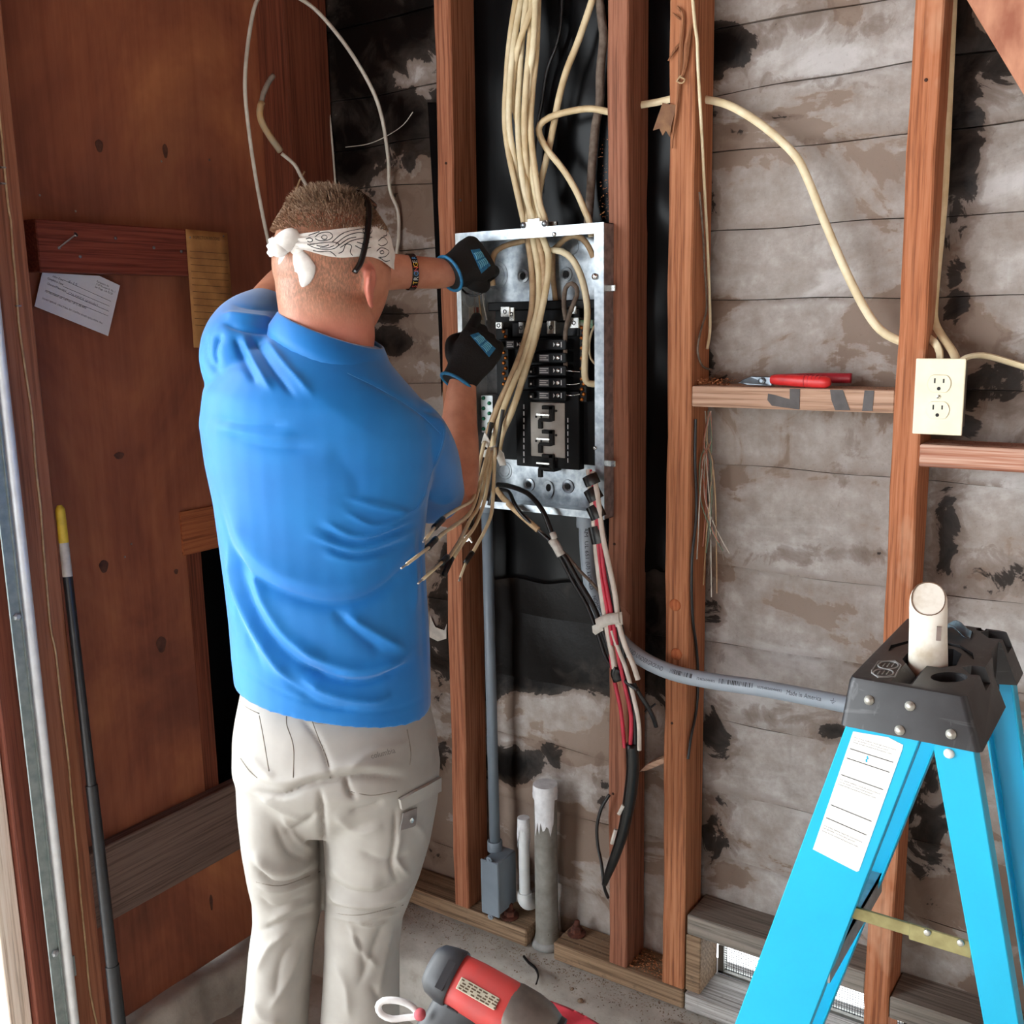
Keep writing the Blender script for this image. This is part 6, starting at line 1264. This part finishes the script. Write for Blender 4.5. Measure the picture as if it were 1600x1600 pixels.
def rrect(x0, x1, y0, y1, z, r, n=4):
    out = []
    for cx_, cy_, a0 in ((x1-r, y1-r, 0), (x0+r, y1-r, 90), (x0+r, y0+r, 180), (x1-r, y0+r, 270)):
        for k in range(n+1): a = math.radians(a0+90*k/n); out.append((cx_+r*math.cos(a), cy_+r*math.sin(a), z))
    return out
capg = loft([rrect(BX0, BX1, LY0-0.014, LY1+0.014, zcb, .008), rrect(LX0-0.002, LX1+0.002, LY0-0.002, LY1+0.002, zc-0.006, .008), rrect(LX0, LX1, LY0, LY1, zc-0.001, .008), rrect(LX0+.003, LX1-.003, LY0+.003, LY1-.003, zc, .008)])
def cutp(poly, depth=0.03, zt=0.02): return prism([(*onZ(x, y, zc)[:2], zc+zt) for x, y in poly], (0,0,-(depth+zt)))
def ell(cx_, cy_, rx, ry, n=20): return [(cx_+rx*math.cos(a), cy_+ry*math.sin(a)) for a in np.linspace(0, 2*np.pi, n, endpoint=False)]
cut = [cutp([(1410,1030),(1425,1012),(1490,1014),(1503,1022),(1494,1040),(1470,1043),(1414,1036)], .05), cutp(ell(1483,1058,29,8), .012), cutp(ell(1538,976,12,4,12), .02), cutp(ell(1534,983,9,3,12), .012),
       cutp([(1503,1043),(1518,1040),(1560,1044),(1560,1056),(1516,1054)], .02), cutp([(1532,988),(1545,985),(1590,990),(1590,1000),(1545,997)], .02),
       prism([onZ(x, y, zc)+np.array([0,0,z_]) for x, y, z_ in [(1416,1030,.004),(1456,1036,.004),(1436,1034,-.016)]], np.array([0,-0.09,0])),
       cutp([(1560,1003),(1600,1005),(1600,1036),(1555,1034),(1548,1018)], .10)]
gr1 = [cutp([(1388+52*0,1016),(1392,1008),(1420,1001),(1422,1004),(1398,1012),(1392,1018)], .004), cutp([(1480,1004),(1500,1008),(1520,1020),(1522,1030),(1516,1030),(1512,1022),(1498,1012),(1480,1008)], .004)]
cv_, cf_ = boolean(capg, cut+gr1)
cap = obj('top_cap', (cv_, cf_), m_cap, lad, smooth=True, autosmooth=30)
for s, (cx_, cy_) in enumerate(((1388,1040),(1380,1052))):
    obj('embossed_badge', tube(smoothline([onZ(x, y, zc)+np.array([0,0,.0004]) for x, y in ell(cx_, cy_, 16, 6, 16)+[ell(cx_, cy_, 16, 6, 16)[0]]], .004), .0011, 6), plain('badge_worn', (150,150,148), 0.6), cap)
    for k in range(3): obj('badge_print', tube([onZ(cx_-9+k*7, cy_+2, zc)+np.array([0,0,.0006]), onZ(cx_-5+k*7, cy_-3, zc)+np.array([0,0,.0006])], .0008, 5), MATS['badge_worn'], cap)
obj('badge_border', tube([onZ(x, y, zc)+np.array([0,0,.0004]) for x, y in [(1362,1048),(1372,1034),(1398,1033),(1408,1040),(1398,1058),(1372,1059),(1362,1052),(1362,1048)]], .0009, 5), MATS['badge_worn'], cap)
# near face of the cap is a plane through its bottom and top edges
Nn = unit(np.cross(np.array([1.0,0,0]), np.array([0, 0.012, zc-0.006-zcb]))); P0n = np.array([LX0, LY0-0.014, zcb]); Nn = np.cross(np.array([1.0,0,0]), unit(np.array([0, 0.012, zc-0.006-zcb])))
m_riv = plain('rivet_alu', (196,194,184), 0.4, 0.6)
for x, y in ((1358,1094),(1422,1103),(1406,1141),(1486,1147)):
    q = onP(x, y, P0n, Nn); obj('rivet', lathe([(.0062,0),(.0058,.002),(.0035,.0035),(.0025,.005),(.001,.0052)], q, -Nn if (Nn[1] > 0) else Nn, 16), m_riv, cap, smooth=True)
SP = 0.055    # rails splay outward going down
def rail(name, tl, tr, bl, br, ytop, ybot_px, sgn, w=0.030, zt=None):
    """C channel; tl.. px corners of the web on its plane, web plane leans by SP"""
    N = unit(np.array([0, -1.0, -sgn*SP])) if False else unit(np.array([0, 1.0, -sgn*SP])); P0 = np.array([0, ytop, zcb])
    A, B, Cc, D = [onP(x, y, P0, N) for x, y in (tl, tr, bl, br)]
    def ext(a, b, z): t_ = (z-a[2])/(b[2]-a[2]); return a+(b-a)*t_
    ztop = zcb+0.012; A2, B2, C2, D2 = ext(A, Cc, ztop), ext(B, D, ztop), ext(A, Cc, ZFLOOR+.01), ext(B, D, ZFLOOR+.01)
    return A2, B2, C2, D2, P0, N
def channel(name, A2, B2, C2, D2, inward, m, fl=0.026, th=0.0035):
    R = []
    for a, b in ((A2, B2), (C2, D2)):
        x = unit(b-a); i = inward
        R.append([a, b, b+i*fl, b+i*fl-x*th, b+i*th-x*th, a+i*th+x*th, a+i*fl+x*th, a+i*fl])
    return obj(name, loft(R), m, lad, bevel=0.0012)
yw = LY0-0.006
A2, B2, C2, D2, P0f, Nf = rail('front', (1319,1141), (1437,1158), (1148,1600), (1266,1600), yw, None, -1)
inn = np.array([0, 1.0, 0])
fr1 = channel('front_rail', A2, B2, C2, D2, inn, m_lblue)
E2 = rail('rear', (1457,1162), (1523,1180), (1537,1600), (1592,1600), yw, None, -1)
rr1 = channel('rear_rail', *E2[:4], inn, m_lblue)
def mirror(p): return np.array([p[0], (LY0+LY1)-p[1], p[2]])
channel('front_rail', *[mirror(p) for p in (A2, B2, C2, D2)], -inn, m_lblue); channel('rear_rail', *[mirror(p) for p in E2[:4]], -inn, m_lblue)
# treads between the front rails
def railpt(a, c, z): t_ = (z-a[2])/(c[2]-a[2]); return a+(c-a)*t_
for z_ in (0.56, 0.26):
    p, q = railpt(A2, C2, z_), railpt(B2, D2, z_); pm, qm = mirror(p), mirror(q); x0_, x1_ = p[0]+.004, q[0]-.004
    obj('tread', join(box(x0_, x1_, p[1]+.003, pm[1]-.003, z_-.003, z_), box(x0_, x0_+.003, p[1]+.003, pm[1]-.003, z_-.03, z_), box(x1_-.003, x1_, p[1]+.003, pm[1]-.003, z_-.03, z_)), plain('tread_alu', (176,180,182), 0.4, 0.8), lad)
for z_ in (0.45, 0.1):
    p, q = railpt(E2[0], E2[2], z_), railpt(E2[1], E2[3], z_); m_ = (p+q)/2; obj('rear_bar', tube(np.array([m_, mirror(m_)]), .008, 10), plain('tread_alu', (176,180,182)), lad)
for (a, b, c, d) in ((A2, B2, C2, D2), E2[:4]):
    for mir in (False, True):
        p, q = (mirror(c), mirror(d)) if mir else (c, d); ctr = (p+q)/2; obj('foot', box(ctr[0]-.04, ctr[0]+.04, ctr[1]-.006-(.026 if mir else 0), ctr[1]+.006+(0 if mir else .026), ZFLOOR, ZFLOOR+.035), m_cap, lad, bevel=.003)
# label on the near front rail
m_lab = plain('label_white', (220,218,213), 0.5, 0, (214,212,206), 10)
def onf(x, y, lift=0.0): return onP(x, y, P0f-np.array([0, lift, 0]), Nf)
lq = [(1333,1143),(1388,1152),(1411,1164),(1410,1170),(1342,1361),(1338,1362),(1270,1327)]
lbq = obj('warning_label', prism([onf(x, y, .0006) for x, y in lq], (0,.0005,0)), m_lab, lad)
m_pr = plain('label_print', (70,68,66), 0.8)
def Lp(u, v): a = np.array((1333,1143))*(1-v)+np.array((1270,1327))*v; b = np.array((1411,1166))*(1-v)+np.array((1339,1361))*v; return a+(b-a)*u
for v in (.135, .215, .355, .61, .72):
    a, b = Lp(.05, v), Lp(.93, v); obj('rule', prism([onf(*a, .0009), onf(*b, .0009), onf(b[0]-.4, b[1]+1.2, .0009), onf(a[0]-.4, a[1]+1.2, .0009)], (0,-.0001,0)), m_pr, lbq)
def labtext(s, u0, u1, v, h):
    g, f = textgeo(s, 1.0); w = g[:, 0].max(); a, b = Lp(u0, v), Lp(u1, v); up2 = unit(Lp(u0, v-.1)-Lp(u0, v)); V = [onf(*(a+(b-a)*(x/w)+up2*y*h), .0009) for x, y, _ in g]; obj('print', (np.array(V), f), m_pr, lbq)
for k, v in enumerate((.045, .065, .085, .40, .42, .44, .79, .81, .835)): labtext(('for your safety read all instructions', 'set up ladder on firm level ground', 'keep body centered between rails')[k % 3], .06, (.9, .75, .85)[k % 3], v, 2.6)
for k in range(2): obj('blue_mark', prism([onf(*(Lp(.42, .20-.025*k)+np.array(o)), .0009) for o in ((0,0),(3,1),(2,-5),(0,-4))], (0,-.0001,0)), m_lblue, lbq)
obj('rivet', lathe([(.0062,0),(.0058,.002),(.0035,.0035),(.001,.004)], onf(1483, 1177, 0), (0,-1,0), 16), plain('rivet_white', (226,226,222), 0.4), rr1, smooth=True)
# spreader
sa, sb = onf(1330, 1424, -.010), onf(1520, 1482, -.010); m_zy = plain('zinc_yellow', (172,166,120), 0.35, 0.75, (140,132,92), 30)
spd = obj('spreader', join(bar(sa, sa+(sb-sa)*.62, .004, .017, up=(0,0,1)), bar(sa+(sb-sa)*.5+np.array([0,-.004,0]), sb+np.array([0,-.004,0]), .003, .022, up=(0,0,1))), m_zy, lad, bevel=.0008)
for x, y in ((1449,1457),(1501,1473)): obj('rivet', lathe([(.0045,0),(.004,.002),(.002,.003)], onf(x, y, -.003), (0,-1,0), 12), m_riv, spd, smooth=True)
hk = obj('hook', cable([onY(x, y, LY1-.02) for x, y in [(1548,1064),(1556,1066),(1558,1076),(1552,1082),(1545,1078)]], .003, 8), m_cap, lad, smooth=True)
# white handle standing in the cap slot
hb = onZ(1453, 1030, zc); ztp = 1.038
hd = thing('white_handle', (hb[0], hb[1], zc-.05), 'worn white oval handle standing in the slot of the ladder cap', 'stake')
m_wh = plain('handle_white', (232,226,214), 0.5, 0, (196,182,160), 22, lo=0.3, hi=0.5)
ta_ = unit(np.array([hb[0]-0, hb[1]-0, 0])); tb2 = np.cross(ta_, (0,0,1)); lean = tb2*0.006
R = []
for k, (t_, rx, ry) in enumerate(((0,.024,.019),(.35,.0235,.019),(.7,.0225,.018),(.9,.0225,.018),(.97,.0222,.0178),(1.0,.0205,.016))):
    c = np.array([hb[0], hb[1], zc-.045+(ztp-zc+.045)*t_])-lean*t_; rg = ring(c, tb2*rx, ta_*ry, 28, 2.2); w_ = sstep(.5, 1.0, np.array([t_]))[0]; rg[:, 2] += ((rg-c)@ta_)*1.15*w_; R.append(rg)
obj('grip', loft(R, cap=True), m_wh, hd, smooth=True, autosmooth=35)
rim = ring(R[-1].mean(0), tb2*.0195, ta_*.0150, 28, 2.2); rim[:, 2] += ((rim-R[-1].mean(0))@ta_)*1.15; rim[:, 2] += .0009
obj('end_rim', tube(np.vstack([rim, rim[:1]]), .0007, 6), plain('rim_brown', (120,96,76), 0.7), hd)
q = onP(1467, 990, hb-ta_*.018, ta_); obj('barcode_sticker', obox(q+tb2*0.0, tb2*.0028, ta_*.0012, np.array([0,0,.009])), plain('sticker_brown', (130,112,104), 0.7), hd)
# crumpled clear tape on the cap
cts = onZ(1497, 990, zc); ct = obj('clear_tape', grid(lambda u, v: cts+np.array([(u-.5)*.035, (v-.5)*.03, .006+.008*math.sin(u*5+v*3)*math.sin(v*4+1)]), 10, 10, (0,0,.0006)), plain('tape_bluegrey', (112,132,142), 0.15, 0, (84,100,110), 40)); tag(ct, 'crumpled shiny tape piece stuck on the ladder cap', 'tape')
# ================================================================ IMPACT DRIVER ON A STOOL
dc = dep(784, 1572, 1.0); ax_ = unit(dep(850, 1603, .985)-dep(690, 1512, 1.02)); vw = unit(CAM-dc); dz = unit(hu-ax_*(hu@ax_)); dsd = np.cross(ax_, dz)
if dsd@vw < 0: dsd = -dsd
drl = thing('impact_driver', dc, 'red and black cordless impact driver with a white wrist loop', 'power tool')
m_dred = plain('driver_red', (188,60,56), 0.5, 0, (168,66,64), 30); m_dpink = plain('driver_red_dusty', (206,96,96), 0.6, 0, (180,70,70), 40); m_dblk = plain('driver_black', (48,50,54), 0.5, 0, (36,38,42), 40); m_dgry = plain('driver_grey', (122,118,112), 0.4, 0.7, (92,88,84), 30)
dn = unit(dz*0.75+dsd*0.66); ds = np.cross(ax_, dn)
def body_ring(t_, a_, b_, off=(0, 0), p=3.0): return ring(dc+ax_*t_+dn*off[0]+ds*off[1], dn*a_*.84, ds*b_*.84, 28, p)
obj('motor_housing', loft([body_ring(t_, a_, b_) for t_, a_, b_ in ((-.066,.024,.024),(-.060,.030,.029),(-.03,.033,.031),(.0,.0335,.031),(.010,.033,.031),(.014,.032,.030))]), m_dred, drl, smooth=True, autosmooth=40)
obj('rear_cap', loft([body_ring(t_, a_, b_) for t_, a_, b_ in ((-.082,.012,.012),(-.080,.022,.021),(-.074,.029,.028),(-.062,.0325,.0315),(-.052,.034,.033),(-.050,.033,.032))]), m_dblk, drl, smooth=True, autosmooth=50)
obj('hammer_case', loft([body_ring(t_, a_, b_, p=2.6) for t_, a_, b_ in ((.008,.0335,.0318),(.012,.0345,.0325),(.030,.0335,.032),(.045,.030,.029),(.056,.024,.023),(.058,.018,.018))]), m_dgry, drl, smooth=True, autosmooth=40)
obj('nose_ring', loft([body_ring(t_, a_, a_, p=2.0) for t_, a_ in ((.054,.021),(.056,.023),(.062,.0225),(.063,.017),(.068,.0165),(.069,.019),(.074,.0185),(.075,.012),(.092,.011),(.094,.006))]), m_dblk, drl, smooth=True, autosmooth=30)
lbo = dn*.0284
ml = obj('rating_plate', obox(dc+ax_*-.022+lbo+ds*0.004, ax_*.021, ds*.0058, dn*.0007), plain('plate_silver', (196,190,170), 0.5), drl, bevel=.0004)
for k in range(4):
    for j in range(7): obj('plate_print', obox(dc+ax_*(-.040+j*.0061+((k*7+j*3) % 4)*.0008)+lbo+ds*(.004-.0038+k*.0026)+dn*.0008, ax_*(.0014+.0005*((k+j*2) % 3)), ds*.0007, dn*.0002), plain('plate_ink', (84,66,46), 0.7), ml)
obj('vent_slot', obox(dc+ax_*-.058+dn*.0270+ds*.004, ax_*.004, ds*.014, dn*.0012), m_dblk, drl)
sgn = 1 if ds@vw > 0 else -1
for t_, o_, a_, b_ in ((-.040,.008,.006,.004),(-.012,-.004,.007,.0045)): obj('vent_slot', obox(dc+ax_*t_+ds*sgn*.0259+dn*o_, ax_*a_, dn*b_, ds*.0012), m_dblk, drl, bevel=.0006)
for t_, o_ in ((-.028,-.002),(.010,-.010),(.0,.012)): obj('case_screw', lathe([(.0035,0),(.0032,.001),(.001,.0004)], dc+ax_*t_+ds*sgn*.0257+dn*o_, ds*sgn, 12), m_dred, drl)
hdir = unit(-hu*.72-RH*.62-HD*.05); hs = unit(np.cross(hdir, ax_)); ht = np.cross(hs, hdir)
h0 = dc-ax_*.030
obj('handle', loft([ring(h0+hdir*t_, ht*a_, hs*b_, 22, 2.4) for t_, a_, b_ in ((.0,.030,.022),(.025,.028,.021),(.05,.022,.0195),(.085,.021,.019),(.115,.024,.021),(.13,.028,.024))]), m_dblk, drl, smooth=True, autosmooth=50)
bt = obj('battery', obox(h0+hdir*.150, ht*.052, hs*.034, hdir*.022), m_dblk, drl, bevel=.006, seg=2)
obj('trigger', loft([ring(h0+ht*.026+hdir*t_, ht*.007, hs*.009, 12) for t_ in (.03,.04,.055,.06)]), m_dred, drl, smooth=True)
lpw = [(655,1584),(640,1570),(618,1563),(598,1564),(591,1573),(596,1585),(612,1592),(635,1590),(655,1588)]
obj('wrist_loop', cable([dep(x, y, 1.0) for x, y in lpw], .0033, 8, .006), plain('loop_white', (238,238,238), 0.7), drl, smooth=True)
obj('loop_knot', blob(dep(656, 1585, .998), RH*.006, HD*.006, hu*.006), plain('loop_red', (196,90,100), 0.7), drl, smooth=True)
base_z = min((np.array(bt.data.vertices[i].co)+WLOC[bt.name])[2] for i in range(len(bt.data.vertices)))
sx, sy = dc[0]-.02, dc[1]-.02; zst = base_z-.004
sto = thing('work_stool', (sx, sy, ZFLOOR), 'plain wooden stool that carries the impact driver', 'stool')
m_sto = wood('stool_wood', (140,104,70), (176,138,98), (196,160,120), axis='X', seed=60.0)
obj('seat', lathe([(.145,0),(.15,.004),(.15,.022),(.145,.026)], (sx, sy, zst-.026), (0,0,1), 32), m_sto, sto, smooth=True, autosmooth=40)
for a in (45, 135, 225, 315):
    c, s = math.cos(math.radians(a)), math.sin(math.radians(a)); obj('leg', tube(np.array([(sx+.15*c, sy+.15*s, ZFLOOR), (sx+.10*c, sy+.10*s, zst-.024)]), .014, 12), m_sto, sto, smooth=True)
# red and white cloth
clo = thing('cloth', dep(870, 1600, 1.0), 'red and white cloth bunched beside the driver nose', 'cloth')
def clothfn(u, v, w0, w1):
    px = 795+(150)*u; top_ = 1550+8*math.sin(u*3.2+.3)+70*max(0, u-.35)**1.5*1.5; py = top_+(w0+(w1-w0)*v)*1.0
    return dep(px, py, 1.055+.02*math.sin(u*4)-.06*v*(w1/60)+.004*math.sin(u*17+v*3))
obj('red_stripe', grid(lambda u, v: clothfn(u, v, 6, 36), 20, 8, HD*.003), plain('cloth_red', (188,44,58), 0.85, 0, (170,36,50), 60), clo, smooth=True)
obj('white_stripe', grid(lambda u, v: clothfn(u, v, 36.2, 120), 20, 10, HD*.003), plain('cloth_white', (226,224,222), 0.85, 0, (214,210,208), 60), clo, smooth=True)
